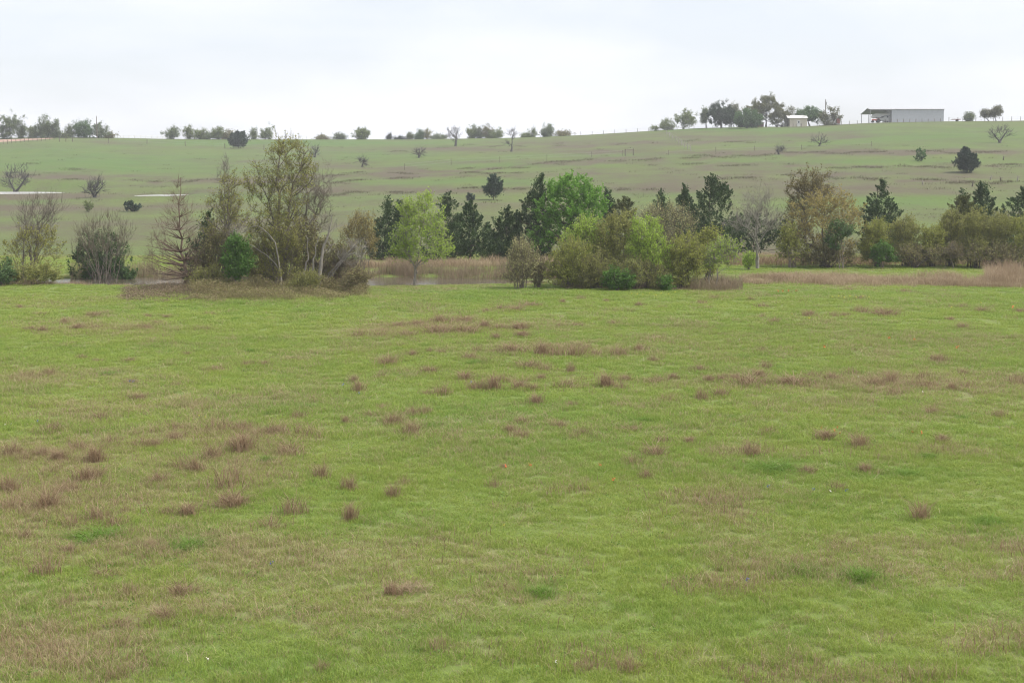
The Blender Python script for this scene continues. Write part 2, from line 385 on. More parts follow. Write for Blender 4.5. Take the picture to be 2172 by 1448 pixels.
# ---------------------------------------------------------------- ground sheets (one grid, split where the hill starts)
SPLIT = 134.0
rows_a = np.concatenate([np.linspace(-40, 12, 12)[:-1], np.geomspace(12, SPLIT, 260)])
rows_b = np.concatenate([np.geomspace(SPLIT, 620, 330), np.geomspace(630, 800, 12)])
cols = np.linspace(-1, 1, 420); cols = np.sign(cols) * np.abs(cols) ** 1.1 * 0.9
def sheet(name, rows, mat):
    Y = np.repeat(rows[:, None], len(cols), 1); X = cols[None] * (Y + 75.0)
    Z = terrain(X, Y); V = np.stack([X, Y, Z], -1).reshape(-1, 3)
    d, l = tones(V[:, 0], V[:, 1], V[:, 2])
    idx = np.arange(len(V)).reshape(Y.shape)
    q = np.stack([idx[:-1, :-1], idx[:-1, 1:], idx[1:, 1:], idx[1:, :-1]], -1).reshape(-1, 4)
    return tag(link(name, mesh_np(name, V, q, None, {"dry": d, "lush": l}, True), mat), kind="structure")
pasture = sheet("pasture", rows_a, M["pasture"])
tag(pasture, "flat green pasture with dry patches filling the lower half")
hillside = sheet("hillside", rows_b, M["hill"])
tag(hillside, "long green and brown grass hillside rising to the skyline")

# haze between here and the crest
hz_me = MB().box((0, 385, 46), (1700, 890, 104)).build("haze", None)
hz, nt, out = mat_new("haze_air")
vol = nd(nt, "ShaderNodeVolumePrincipled"); vol.inputs["Density"].default_value = 0.00030; vol.inputs["Color"].default_value = (.93, .96, 1, 1); vol.inputs["Anisotropy"].default_value = 0.0
nt.links.new(vol.outputs[0], out.inputs["Volume"])
hz_me.data.materials.clear(); hz_me.data.materials.append(hz); tag(hz_me, "thin pale haze over the far hillside", kind="stuff")

# water
m, nt, out = mat_new("pond_water")
p = nd(nt, "ShaderNodeBsdfPrincipled"); p.inputs["Base Color"].default_value = (.10, .085, .06, 1); p.inputs["Roughness"].default_value = .08; p.inputs["IOR"].default_value = 1.33
g = nd(nt, "ShaderNodeNewGeometry"); n = nd(nt, "ShaderNodeTexNoise"); n.inputs["Scale"].default_value = 3.0; n.inputs["Detail"].default_value = 3
b = nd(nt, "ShaderNodeBump"); b.inputs["Strength"].default_value = .5; b.inputs["Distance"].default_value = .06
nt.links.new(g.outputs["Position"], n.inputs["Vector"]); nt.links.new(n.outputs["Fac"], b.inputs["Height"]); nt.links.new(b.outputs[0], p.inputs["Normal"]); nt.links.new(p.outputs[0], out.inputs[0])
M["water"] = m
m, nt, out = mat_new("sky_pale_windy_water")
p = nd(nt, "ShaderNodeBsdfPrincipled"); p.inputs["Base Color"].default_value = (.34, .33, .31, 1); p.inputs["Roughness"].default_value = .30; p.inputs["IOR"].default_value = 1.33  # pale base colour stands in for sky mirrored in the ripples
g = nd(nt, "ShaderNodeNewGeometry"); n = nd(nt, "ShaderNodeTexNoise"); n.inputs["Scale"].default_value = 2.0; n.inputs["Detail"].default_value = 3
b = nd(nt, "ShaderNodeBump"); b.inputs["Strength"].default_value = 1.0; b.inputs["Distance"].default_value = .12
nt.links.new(g.outputs["Position"], n.inputs["Vector"]); nt.links.new(n.outputs["Fac"], b.inputs["Height"]); nt.links.new(b.outputs[0], p.inputs["Normal"]); nt.links.new(p.outputs[0], out.inputs[0])
M["windy"] = m
for (cx, cy, rx, ry, zp), lab in zip(PONDS, ("reed-edged pond behind the near pasture between the tree clumps", "pale pond strip at the foot of the hill by the picture's left edge", "short pale water strip on the lower hillside right of the larger one")):
    an = np.linspace(0, 2 * math.pi, 73)[:-1]
    wob = 1.03 + (.05 * np.sin(an * 5 + cx) + .05 * np.sin(an * 11) if cy > 200 else 0 * an); V = np.stack([cx + rx * wob * np.cos(an), cy + ry * wob * np.sin(an), np.full(72, zp)], -1)
    me = bpy.data.meshes.new("pond"); me.from_pydata(V.tolist(), [], [list(range(72))])
    tag(link("pond", me, M["water" if cy < 200 else "windy"]), lab, kind="structure")

# ---------------------------------------------------------------- trees and shrubs
def env_sample(n, Y, blobs=None, prof=None, shell=.45, dep=1.0, rag=.22, r=rng):
    """points inside a crown: ellipsoids or a row profile given in photo pixels at depth Y"""
    k = Y / F
    if prof is not None:
        ys = np.array([a[0] for a in prof], float); xl = np.array([a[1] for a in prof], float); xr = np.array([a[2] for a in prof], float)
        yy = np.linspace(ys[0], ys[-1], 64); w = np.interp(yy, ys, xr - xl) ** 1.2 + .5; c = np.cumsum(w) / w.sum()
        py = np.interp(r.random(n), c, yy)
        l = np.interp(py, ys, xl); rr = np.interp(py, ys, xr); hw = (rr - l) / 2 * (1.18 + .36 * (py - ys[0]) / (ys[-1] - ys[0]))
        q = r.random(n) ** shell; th = r.random(n) * 2 * math.pi
        q = q * (1 + rag * (r.random(n) - .6))
        px = (l + rr) / 2 + hw * q * np.cos(th); dy = hw * k * q * np.sin(th) * dep
    else:
        B = np.array([b[:4] for b in blobs], float); w = B[:, 2] * B[:, 3] * B[:, 2]; w = w ** .75
        i = r.choice(len(B), n, p=w / w.sum())
        d = unit(r.normal(size=(n, 3))); q = r.random(n) ** (shell * .8)
        q = q * (1 + rag * (np.sin(d[:, 0] * 5 + i) * np.sin(d[:, 2] * 6 + 1.3 * i) + r.random(n) - .6))
        px = B[i, 0] + B[i, 2] * d[:, 0] * q; py = B[i, 1] + B[i, 3] * d[:, 2] * q; dy = B[i, 2] * k * d[:, 1] * q * dep
    u, v = uv_of(px, py)
    return np.stack([u * Y, Y + dy, CAMZ + v * Y], -1)
def attach(tips, Q, k, w=1.4):
    out = np.empty(len(tips), int)
    for s in range(0, len(tips), 400):
        d = tips[s:s + 400, None, :] - Q[None]
        dh = np.hypot(d[..., 0], d[..., 1]); dist = np.sqrt(dh ** 2 + d[..., 2] ** 2)
        cost = dist + w * np.maximum(0, k * dh - d[..., 2])
        out[s:s + 400] = np.argmin(cost, 1)
    return out
def curves(P0, P2, S, bend, wig, r):
    L = np.linalg.norm(P2 - P0, axis=1, keepdims=True)
    P1 = (P0 + P2) / 2 + np.array([0, 0, 1.0]) * L * bend + r.normal(size=P0.shape) * L * wig
    t = np.linspace(0, 1, S)[None, :, None]
    P = P0[:, None] * (1 - t) ** 2 + 2 * P1[:, None] * t * (1 - t) + P2[:, None] * t ** 2
    j = r.normal(size=P.shape) * (L[:, None] * wig * .35); j[:, 0] = 0; j[:, -1] = 0
    return P + j
def leaf_quads(C, size, r, up=0.0, D=None, asp=.6, drop=0):
    """one small pointed quad per centre"""
    n = len(C)
    A = unit(r.normal(size=(n, 3)) + (0 if D is None else D * 1.6) + np.array([0, 0, up]))
    B = unit(np.cross(A, r.normal(size=(n, 3))))
    s = size * (.55 + .9 * r.random((n, 1)))
    V = np.stack([C - A * s * .5, C + B * s * asp * .5, C + A * s * .5, C - B * s * asp * .5], 1).reshape(-1, 3)
    Q = np.arange(n * 4).reshape(n, 4)
    return V, Q, np.repeat(np.clip(r.normal(.5, .25, n), 0, 1), 4)
def slope_leaves(P, n, spread, r):
    i = r.integers(0, len(P), n); t = r.random(n) ** .7 * (P.shape[1] - 1); a = np.minimum(t.astype(int), P.shape[1] - 2); f = (t - a)[:, None]
    return P[i, a] * (1 - f) + P[i, a + 1] * f + r.normal(size=(n, 3)) * spread, unit(P[i, -1] - P[i, 0])

SEED = [100]
def tree(name, label, cat, base, Y=None, blobs=None, prof=None, trunks=None, stems=1, n1=24, n2=160, n3=700, nl=4000, ls=.11, l3=.5, leaf=None, bark="bark", rad=None,
         k=.7, bend=.06, wig=.07, up=.25, shell=.45, dep=1.0, top=.88, merge=False, group=None, rag=.22, spread=.05, rt=.010, asp=.6, spray=0, sprays=60, sl=.7, ss=.2, pleaf="crown", ptrunk="trunk", low=0.0, twig=None):
    SEED[0] += 1; r = np.random.default_rng(SEED[0])
    if Y is None: bx, by, bz = at(*base)
    else: bx, by, bz = at_depth(base[0], Y, base[1])
    Y = by; b0 = np.array([bx, by, bz])
    root = empty(name, (bx, by, bz)); tag(root, label, cat, group)
    if prof is not None: topz = wpt(0, prof[0][0], Y)[2]
    else: topz = max(wpt(0, b[1] - b[3], Y)[2] for b in blobs)
    Ht = topz - bz; rad = rad or .012 * Ht + .03
    # trunks
    if trunks:
        TP = []
        for line in trunks:
            P = np.array([wpt(p[0], p[1], Y) for p in line]); P[:, 1] += np.cumsum(r.normal(size=len(P)) * .12 * Ht / 10)
            s = np.linspace(0, len(P) - 1, 12); P = np.stack([np.interp(s, np.arange(len(P)), P[:, c]) for c in range(3)], -1)
            P[1:-1] += r.normal(size=(10, 3)) * .008 * Ht; TP.append(P)
        TP = np.array(TP)
    else:
        tips = env_sample(stems * 4, Y, blobs, prof, .6, dep, .1, r); tips = tips[np.argsort(-tips[:, 2])][:stems]
        if stems == 1:
            c = wpt(np.mean([prof[0][1], prof[0][2]]) if prof is not None else min(blobs, key=lambda b: b[1] - b[3])[0], 0, Y)
            tips = np.array([[c[0], Y, bz + Ht * top]])
        S0 = np.tile(b0, (stems, 1)); S0[:, :2] += r.normal(size=(stems, 2)) * (0 if stems == 1 else .05 * Ht)
        TP = curves(S0, tips, 12, -.02 if stems == 1 else .05, .03, r)
    TP[:, 0, 2] -= .25
    t = np.linspace(0, 1, 12); TR = np.array([rad * (1.0 - .86 * t ** .8) * (1 + .5 * np.exp(-t * 16)) for _ in TP]) * (1 if len(TP) == 1 else r.uniform(.6, 1.1, (len(TP), 1)))
    Q = TP[:, 2:].reshape(-1, 3); QR = TR[:, 2:].reshape(-1)
    if low: ok = Q[:, 2] > bz + low * Ht; Q = Q[ok]; QR = QR[ok]
    wood = [tubes(TP, TR, 7 if not merge else 5)]
    fine = []; LP = TP
    if n1:
        tp = env_sample(n1, Y, blobs, prof, shell, dep, rag, r); a = attach(tp, Q, k)
        P1 = curves(Q[a], tp, 7, bend, wig, r); L1 = np.linalg.norm(tp - Q[a], axis=1)
        R1 = np.minimum(QR[a] * .62, .022 * L1 + .008)[:, None] * (1 - .72 * np.linspace(0, 1, 7)[None])
        wood.append(tubes(P1, R1, 4)); LP = P1
        Q2 = np.concatenate([P1[:, 2:].reshape(-1, 3), TP[:, 7:].reshape(-1, 3)]); QR2 = np.concatenate([R1[:, 2:].reshape(-1), TR[:, 7:].reshape(-1)])
    else: P1 = TP; Q2, QR2 = Q, QR
    if n2:
        tp2 = env_sample(n2, Y, blobs, prof, shell * .9, dep, rag, r); a = attach(tp2, Q2, k * .8)
        P2 = curves(Q2[a], tp2, 5, bend, wig, r); L2 = np.linalg.norm(tp2 - Q2[a], axis=1)
        R2 = np.minimum(QR2[a] * .7, .012 * L2 + rt)[:, None] * (1 - .6 * np.linspace(0, 1, 5)[None])
        fine.append(tubes(P2, R2, 3)); LP = P2
    if n3:
        i = r.integers(0, len(LP), n3); S = LP.shape[1]; j = r.integers(1, S, n3)
        p0 = LP[i, j]; tn = unit(LP[i, j] - LP[i, j - 1]); c = np.array([bx, by, bz + .45 * Ht])
        d = unit(tn * .7 + r.normal(size=(n3, 3)) * .5 + unit(p0 - c) * .25 + np.array([0, 0, up]))
        l = l3 * (.4 + r.random((n3, 1)))
        P3 = np.stack([p0, p0 + d * l * .5 + r.normal(size=(n3, 3)) * l * .06, p0 + d * l + np.array([0, 0, up * .3]) * l], 1)
        R3 = np.full((n3, 3), rt) * np.array([1, .8, .45]); fine.append(tubes(P3, R3, 3)); LP = P3
    if merge or not fine:
        V, q = join(wood + fine); link(ptrunk, mesh_np(ptrunk, V - b0, q, smooth=True), M[bark], root)
    else:
        V, q = join(wood); link(ptrunk, mesh_np(ptrunk, V - b0, q, smooth=True), M[bark], root)
        V, q = join(fine); link("branches", mesh_np("branches", V - b0, q, smooth=True), M[twig or bark], root)
    if leaf:
        if spray:     # feathery flame-shaped sprays (cedars)
            C = env_sample(spray, Y, blobs, prof, .42, dep, rag, r)
            if prof is not None:      # a pointed leader on every spire
                kk = 7; C[:kk] = wpt((prof[0][1] + prof[0][2]) / 2, prof[0][0], Y) - np.array([0, 0, 1.0]) * np.linspace(.25, 2.2, kk)[:, None] * sl + r.normal(0, .06 * sl, (kk, 3))
            ax = np.array([bx, by, 0]); o = C - ax; o[:, 2] = 0; D = unit(unit(o) * .75 + np.array([0, 0, .8]) + r.normal(size=C.shape) * .25)
            n = spray * sprays; ii = np.repeat(np.arange(spray), sprays); tt = r.random(n) ** .8
            Ls = sl * (.6 + .8 * r.random(spray))[ii]
            P = C[ii] + D[ii] * ((tt - .55) * Ls)[:, None] + r.normal(size=(n, 3)) * ((1.05 - tt) * Ls * .26)[:, None]
            V, q, rn = leaf_quads(P, ss, r, .35, D[ii], .34)
            rn = np.clip(rn + np.repeat(r.normal(0, .18, spray), sprays * 4), 0, 1)
        else:
            P, D = slope_leaves(LP, nl, spread, r); V, q, rn = leaf_quads(P, ls, r, .1, D * .4, asp)
        link(pleaf, mesh_np(pleaf, V - b0, q, None, {"rnd": rn}), M[leaf], root)
    return root

def cedar(label, base, prof, Y=None, n=150, fill=1.25, leaf="cedar", sl=.75, ss=.18, sprays=76, name="cedar_tree", group=None, dep=.95):
    return tree(name, label, "tree", base, Y, prof=prof, n1=30, n2=0, n3=0, leaf=leaf, bark="bark_dark", spray=int(n * fill), sprays=sprays, sl=sl, ss=ss, k=-.1, bend=.02, top=.93, rag=.3, group=group, dep=dep)
def shrub(label, base, blobs, leaf, Y=None, stems=10, name="shrub", **kw):
    d = dict(stems=stems, n1=40, n2=220, n3=1000, nl=11000, ls=.105, l3=.45, rad=.035, k=1.3, bend=.02, up=.5, bark="bark", twig="twig_shade_brown", pleaf="foliage", ptrunk="stems", shell=.5, spread=.06)
    d.update(kw); d["nl"] = int(d["nl"] * 1.35); d["n3"] = int(d["n3"] * (.7 if leaf else 1)); d["n2"] = int(d["n2"] * (.8 if leaf else 1)); d["ls"] *= 1.12
    return tree(name, label, "shrub", base, Y, blobs=blobs, leaf=leaf, **d)
# ================================================================ the tree line behind the pasture, left to right
# --- far left
tree("bare_tree", "wispy leafless grey tree at the left edge rising out of lime saplings", "tree", (76, 590), blobs=[(84, 448, 52, 38), (70, 500, 40, 40)], stems=3, n1=40, n2=300, n3=1500, bark="bark", rt=.008, l3=.6, up=.5, k=1.0, low=.3)
shrub("loose lime green sapling thicket at the left edge under the wispy grey tree", (60, 600), [(40, 540, 40, 50), (105, 535, 35, 55), (75, 500, 45, 25), (15, 570, 25, 30)], "warmolive", nl=2600, stems=14, bark="bark", n3=1300)
shrub("low rounded fresh green bush in the bottom left corner of the tree line", (8, 606), [(8, 582, 24, 22), (-20, 580, 20, 20)], "fargreen", nl=3500, n1=20, n2=100, n3=500, stems=6)
shrub("low spreading olive green bush just left of the dense dark green bush", (70, 604), [(60, 582, 34, 20), (100, 585, 24, 16)], "olive2", nl=3800, n1=20, n2=100, n3=500, stems=6)
shrub("dense dark green bush with bare twigs poking out above it", (205, 603), [(185, 556, 40, 42), (235, 555, 42, 42), (215, 520, 45, 30), (275, 585, 25, 14)], "oak_bush", nl=17000, n1=40, n2=200, n3=1300, stems=8)
shrub("thin upright brown twigs of a leafless bush behind the dark green bush", (222, 590), [(215, 500, 62, 46), (180, 520, 30, 50), (262, 515, 25, 45)], None, Y=102.5, stems=22, n1=70, n2=420, n3=1600, rt=.007, up=.9)
tree("bare_tree", "small pale leafless tree with spreading limbs in front of the dark green bush", "tree", (229, 602), blobs=[(230, 540, 42, 30), (215, 570, 35, 14), (262, 556, 22, 20)], trunks=[[(229, 602), (229, 585), (224, 565), (218, 530)], [(231, 602), (233, 580), (242, 560), (250, 526)]], n1=16, n2=70, n3=250, bark="bark_pale", rad=.10, k=.8)
tree("bare_conifer", "leafless reddish brown conifer with a leaning trunk and drooping fine branches", "tree", (397, 614), prof=[(374, 377, 381), (410, 368, 392), (450, 352, 402), (500, 332, 409), (550, 318, 414), (580, 335, 416), (596, 362, 412)],
     trunks=[[(397, 616), (392, 585), (385, 545), (378, 500), (377, 440), (379, 376)]], n1=110, n2=380, n3=1900, bark="bark_red", twig="bark_red", k=.30, bend=-.02, wig=.03, up=.3, rt=.006, l3=.55, rad=.14, shell=.35, top=.98)
# --- left clump
cedar("dark cedar half hidden at the left side of the tall olive clump", (425, 610), [(452, 436, 442), (490, 420, 446), (530, 404, 450), (590, 404, 455)], Y=97, n=90)
tree("spring_tree", "olive green tree with pale dead twigs above it, left of the tall twin trunks", "tree", (478, 618), Y=95, blobs=[(488, 395, 24, 34), (470, 450, 38, 45), (500, 455, 38, 50), (450, 500, 35, 40), (490, 520, 45, 40)], stems=3, n1=40, n2=280, n3=1500, nl=6500, ls=.09, leaf="warmolive", low=.15)
tree("bare_tree", "bleached dead twigs standing above the olive tree left of the tall trunks", "tree", (476, 616), Y=96, blobs=[(480, 350, 12, 22), (470, 375, 14, 20)], stems=2, n1=10, n2=50, n3=200, bark="bark_pale", low=.6, rt=.008, rad=.10)
tree("tall_tree", "tallest dark twin trunked tree with sparse olive leaves at the heart of the left clump", "tree", (604, 620), Y=92.5, blobs=[(598, 325, 44, 42), (560, 390, 45, 55), (610, 400, 55, 60), (640, 360, 38, 45), (590, 470, 65, 55), (615, 306, 42, 18), (575, 535, 50, 40), (625, 530, 40, 40)],
     trunks=[[(604, 622), (603, 560), (596, 490), (590, 430), (587, 372), (597, 330), (606, 292)], [(584, 618), (580, 540), (577, 500), (573, 430), (553, 385), (540, 340)], [(606, 615), (609, 540), (611, 470), (618, 400), (640, 340), (655, 318)]],
     n1=70, n2=480, n3=2600, nl=12000, ls=.09, leaf="warmolive", bark="bark", twig="twig_shade_brown", rad=.15, low=.25, k=.8, shell=.6)
tree("bare_tree", "pinkish grey leafless tree on the right flank of the tall olive tree", "tree", (650, 612), Y=94, blobs=[(655, 400, 42, 50), (685, 395, 24, 55), (660, 460, 50, 45)], trunks=[[(648, 614), (650, 540), (650, 470), (652, 410), (648, 360)], [(652, 612), (656, 520), (672, 450), (700, 400)]], n1=50, n2=330, n3=1900, bark="bark", rt=.007, rad=.12, low=.3)
tree("dead_snag", "pale broken dead trunk with stub limbs leaning at the right of the left clump", "tree", (675, 612), Y=91.5, blobs=[(705, 480, 20, 14), (690, 510, 24, 24)], trunks=[[(674, 612), (680, 570), (686, 530), (699, 490), (703, 458)], [(640, 610), (648, 570), (655, 540), (648, 500)], [(655, 610), (664, 560), (668, 530), (676, 500)]], n1=10, n2=26, n3=60, bark="bark_pale", rad=.16, low=.5)
tree("dead_limb", "bleached crooked dead limb arching over the vivid green bush", "branch", (592, 612), Y=91, blobs=[(500, 497, 16, 9), (515, 492, 18, 8), (488, 505, 8, 8)], trunks=[[(597, 608), (594, 560), (584, 510), (560, 486), (543, 478), (528, 484), (512, 495), (487, 502)], [(597, 608), (593, 570), (570, 545), (545, 530), (522, 512), (503, 499)]], n1=10, n2=24, n3=90, bark="bark_pale", rad=.075, low=.6, merge=True)
shrub("vivid green leafy bush low in the left clump below the arching dead limb", (508, 612), [(505, 525, 22, 20), (498, 560, 24, 24), (520, 558, 18, 30), (500, 580, 18, 14)], "vivid", Y=90.5, nl=8500, stems=5, n1=24, n2=160, n3=900)
shrub("brown vine choked brush filling the right half of the left clump", (655, 614), [(655, 530, 40, 40), (690, 545, 40, 36), (620, 545, 36, 45), (700, 585, 45, 25), (650, 490, 30, 30)], "brush", Y=93, nl=6500, stems=18, n1=60, n2=420, n3=2600)
shrub("olive brush screening the lower trunks of the tall twin trunked tree", (590, 616), [(580, 520, 36, 50), (620, 500, 36, 50), (560, 570, 34, 40), (610, 575, 40, 34), (540, 500, 24, 40)], "warmolive", Y=91.8, nl=7500, stems=18, n1=60, n2=340, n3=1800, ls=.075)
shrub("brown tangle of brush between the bare conifer and the vivid green bush", (455, 615), [(450, 545, 40, 40), (425, 575, 30, 30), (470, 510, 30, 24), (550, 560, 36, 44)], "brush", Y=93.5, nl=5500, stems=16, n1=60, n2=380, n3=2300)
shrub("reddish leafless brush right of the pale snag with thin bent stems", (715, 612), [(712, 560, 34, 30), (740, 555, 36, 26), (690, 575, 30, 26)], None, Y=93, bark="bark_red", stems=16, n1=60, n2=320, n3=1800, rt=.008, up=.3)
tree("fallen_tree", "pale fallen dead tree with forked limbs reaching right towards the cedars", "tree", (700, 600), Y=92.2, blobs=[(760, 520, 26, 14), (745, 545, 34, 16), (775, 545, 12, 10)], trunks=[[(690, 590), (715, 560), (738, 535), (760, 515), (775, 503)], [(700, 585), (730, 548), (750, 535), (768, 545), (782, 553)]], n1=18, n2=80, n3=300, bark="bark_pale", rad=.10, low=.3, k=.2)
shrub("tan budding willow brush behind the fallen tree beside the dark cedars", (765, 600), [(765, 480, 34, 38), (745, 510, 30, 34), (785, 520, 20, 30)], "golden", Y=103, nl=4500, stems=12, n1=40, n2=300, n3=1700, ls=.07)
shrub("dense olive brown mound of brush ending the left clump on its right", (757, 622), [(757, 598, 26, 24), (748, 612, 30, 16)], "brown", Y=90.5, nl=9000, stems=12, n1=30, n2=200, n3=1300, ls=.07)
shrub("yellowish olive bush at the foot of the left clump beside the conifer trunk", (440, 626), [(440, 592, 34, 26), (470, 605, 24, 18)], "olive2", Y=91.5, nl=5500, stems=10, n1=30, n2=180, n3=1100, ls=.07)
shrub("olive bush at the foot of the left clump below the pale snag", (648, 622), [(655, 598, 22, 18), (635, 606, 22, 14)], "olive2", Y=90.2, nl=5200, stems=10, n1=24, n2=150, n3=900, ls=.07)
# --- cedars and broadleaf trees in the middle
cedar("narrow dark cedar just right of the tan willow brush", (811, 552), [(417, 822, 825), (450, 810, 834), (500, 790, 836), (550, 786, 842)], n=120)
cedar("dark cedar peeping over the left shoulder of the lime tree", (848, 550), [(430, 845, 850), (455, 834, 858), (500, 828, 868), (548, 826, 872)], n=110)
cedar("two spired dark cedar behind the right half of the lime tree", (948, 552), [(411, 946, 950), (425, 938, 966), (460, 930, 972), (510, 915, 980), (550, 912, 985)], n=150)
cedar("broad feathery dark cedar right of the lime tree with its trunk showing", (996, 555), [(429, 995, 999), (450, 976, 1012), (490, 962, 1040), (520, 955, 1045), (540, 964, 1040)], n=180)
cedar("short dark cedar between the broad feathery one and the tall leaning one", (1070, 553), [(438, 1073, 1077), (470, 1055, 1092), (510, 1042, 1100), (552, 1040, 1104)], n=150)
cedar("tall dark cedar leaning against the left side of the big green tree", (1122, 552), [(372, 1146, 1149), (392, 1132, 1156), (420, 1120, 1158), (455, 1096, 1156), (500, 1088, 1160), (550, 1080, 1165)], n=230)
tree("green_tree", "big round fresh green tree standing among the dark cedars", "tree", (1212, 552), blobs=[(1215, 415, 62, 46), (1207, 385, 28, 22), (1262, 432, 34, 30), (1160, 445, 30, 46), (1145, 505, 26, 34), (1190, 480, 40, 40), (1240, 470, 45, 35), (1175, 405, 26, 24)], Y=124, n1=60, n2=420, n3=2200, nl=32000, ls=.145, leaf="green", bark="bark_dark", shell=.5)
cedar("slim ragged cedar spire just right of the big green tree", (1287, 550), [(397, 1286, 1289), (420, 1281, 1298), (450, 1276, 1306), (520, 1268, 1312)], n=90, Y=129)
cedar("thin dull cedar behind the grey twigs of the middle thicket", (1326, 550), [(414, 1325, 1328), (436, 1308, 1340), (480, 1298, 1348), (540, 1296, 1350)], n=90, Y=128, leaf="cedar_olive")
cedar("small dark cedar tip showing above the arching twigs of the middle thicket", (1406, 550), [(408, 1404, 1409), (432, 1390, 1420), (480, 1380, 1428), (540, 1376, 1432)], n=90, Y=130)
cedar("narrow pointed cedar on the left of the largest right hand cedar", (1452, 548), [(394, 1450, 1453), (420, 1440, 1464), (460, 1432, 1476), (540, 1424, 1484)], n=120, Y=128)
cedar("largest dark cedar with two points left of the silver bare tree", (1515, 548), [(376, 1510, 1514), (390, 1495, 1538), (430, 1480, 1548), (480, 1474, 1562), (540, 1470, 1565)], n=230, Y=125)
cedar("low wide dark cedar behind the silver bare tree", (1600, 545), [(455, 1570, 1640), (480, 1535, 1662), (525, 1525, 1668)], n=150, Y=127)
# lime tree
tree("lime_tree", "young lime green tree on a slim pale trunk at the pond edge", "tree", (880, 601), blobs=[(892, 470, 52, 52), (862, 500, 40, 46), (925, 495, 38, 46), (900, 435, 30, 24), (868, 440, 26, 24), (845, 530, 26, 18), (945, 535, 22, 16), (890, 535, 50, 24)], Y=97.5,
     trunks=[[(880, 603), (880, 585), (881, 566), (890, 530), (897, 480), (903, 425)], [(880, 603), (880, 582), (878, 566), (866, 535), (862, 490), (868, 435)], [(880, 603), (881, 583), (882, 568), (905, 540), (925, 510), (945, 470)]], n1=50, n2=340, n3=2000, nl=14000, ls=.10, leaf="young", bark="bark_grey", rad=.085, low=.2, k=.9, shell=.55)
# --- middle thicket
shrub("vase shaped bush with pale catkin tips standing apart left of the middle thicket", (1104, 616), [(1105, 560, 36, 40), (1110, 528, 32, 20), (1092, 580, 24, 24), (1125, 560, 24, 36)], "bud", Y=93.5, nl=3800, stems=14, n1=50, n2=360, n3=1900, ls=.07, up=.7)
shrub("sparse pinkish twigs between the vase shaped bush and the middle thicket", (1142, 615), [(1140, 585, 18, 26), (1146, 570, 14, 20)], "brush", Y=94, nl=900, stems=9, n1=24, n2=120, n3=600, ls=.06)
shrub("dense olive brown rounded shrub forming the left end of the middle thicket", (1205, 618), [(1205, 545, 44, 42), (1195, 585, 38, 30), (1230, 580, 34, 34)], "olive", Y=93.5, nl=12000, stems=14, n1=50, n2=380, n3=2300, ls=.075)
shrub("shrub with upright lime tips at the upper left of the middle thicket", (1238, 612), [(1240, 490, 32, 34), (1222, 520, 36, 34), (1262, 530, 30, 40)], "young", Y=95.5, nl=7500, stems=12, n1=40, n2=280, n3=1500, up=.8, ls=.085)
shrub("grey purple twiggy shrub with few leaves in the centre of the middle thicket", (1300, 614), [(1300, 500, 46, 42), (1295, 550, 46, 44), (1320, 470, 30, 20)], "olive2", Y=95, nl=6500, stems=18, n1=70, n2=420, n3=2000, rt=.008)
shrub("bright lime topped shrub right of centre in the middle thicket", (1372, 614), [(1372, 495, 36, 34), (1385, 540, 36, 36), (1355, 530, 30, 30)], "young", Y=93.8, nl=9000, stems=12, n1=40, n2=300, n3=1600, ls=.085)
shrub("tallest shrub with long arching budded twigs at the back right of the middle thicket", (1415, 612), [(1405, 455, 46, 24), (1440, 470, 44, 30), (1425, 510, 50, 40), (1372, 455, 24, 18)], "bud", Y=96.5, nl=3000, stems=20, n1=70, n2=460, n3=2600, bark="bark", rt=.008, up=.4, ls=.07)
shrub("olive leaved shrub with dark stems at the right end of the middle thicket", (1445, 616), [(1450, 540, 40, 40), (1430, 580, 34, 34), (1470, 560, 26, 44)], "olive", Y=94, nl=11000, stems=14, n1=50, n2=360, n3=2000, bark="bark_dark", ls=.08)
shrub("olive brown shrub with dark stems at the front of the middle thicket", (1345, 618), [(1350, 575, 40, 34), (1310, 590, 34, 26), (1390, 590, 30, 26)], "olive2", Y=93, nl=7500, stems=16, n1=50, n2=360, n3=2000, bark="bark_dark", ls=.075)
shrub("brown twiggy shrub in the lower left of the middle thicket", (1265, 617), [(1262, 575, 36, 36), (1240, 595, 26, 22)], "olive2", Y=93.2, nl=8500, stems=16, n1=50, n2=330, n3=1900, ls=.07)
shrub("low fresh green bush at the foot of the middle thicket", (1310, 621), [(1300, 596, 18, 22), (1325, 598, 18, 18)], "vivid", Y=91.6, nl=4200, n1=16, n2=90, n3=500, stems=6)
shrub("tiny green bush at the foot of the middle thicket near its right end", (1414, 620), [(1413, 607, 9, 10)], "vivid", Y=92, nl=1300, n1=8, n2=40, n3=200, stems=4)
tree("sapling", "twin stemmed lime green sapling right of the middle thicket over grey dead grass", "tree", (1510, 606), Y=95, blobs=[(1515, 540, 26, 26), (1545, 545, 26, 18), (1535, 515, 18, 16), (1500, 560, 18, 14), (1562, 525, 14, 10)], trunks=[[(1505, 608), (1505, 575), (1510, 545), (1520, 510)], [(1519, 608), (1521, 575), (1535, 545), (1550, 515)]], n1=24, n2=130, n3=700, nl=3200, ls=.09, leaf="young", bark="bark_grey", rad=.05, low=.25)
shrub("loose pale green bush behind the lime sapling at the end of the middle thicket", (1502, 608), [(1495, 520, 22, 34), (1518, 500, 20, 20), (1500, 560, 20, 30)], "olive", Y=97, nl=2600, stems=8, n1=24, n2=160, n3=800)
shrub("small round yellow green bush right of the lime sapling", (1588, 572), [(1588, 555, 13, 13)], "young", nl=1500, n1=10, n2=50, n3=260, stems=5)
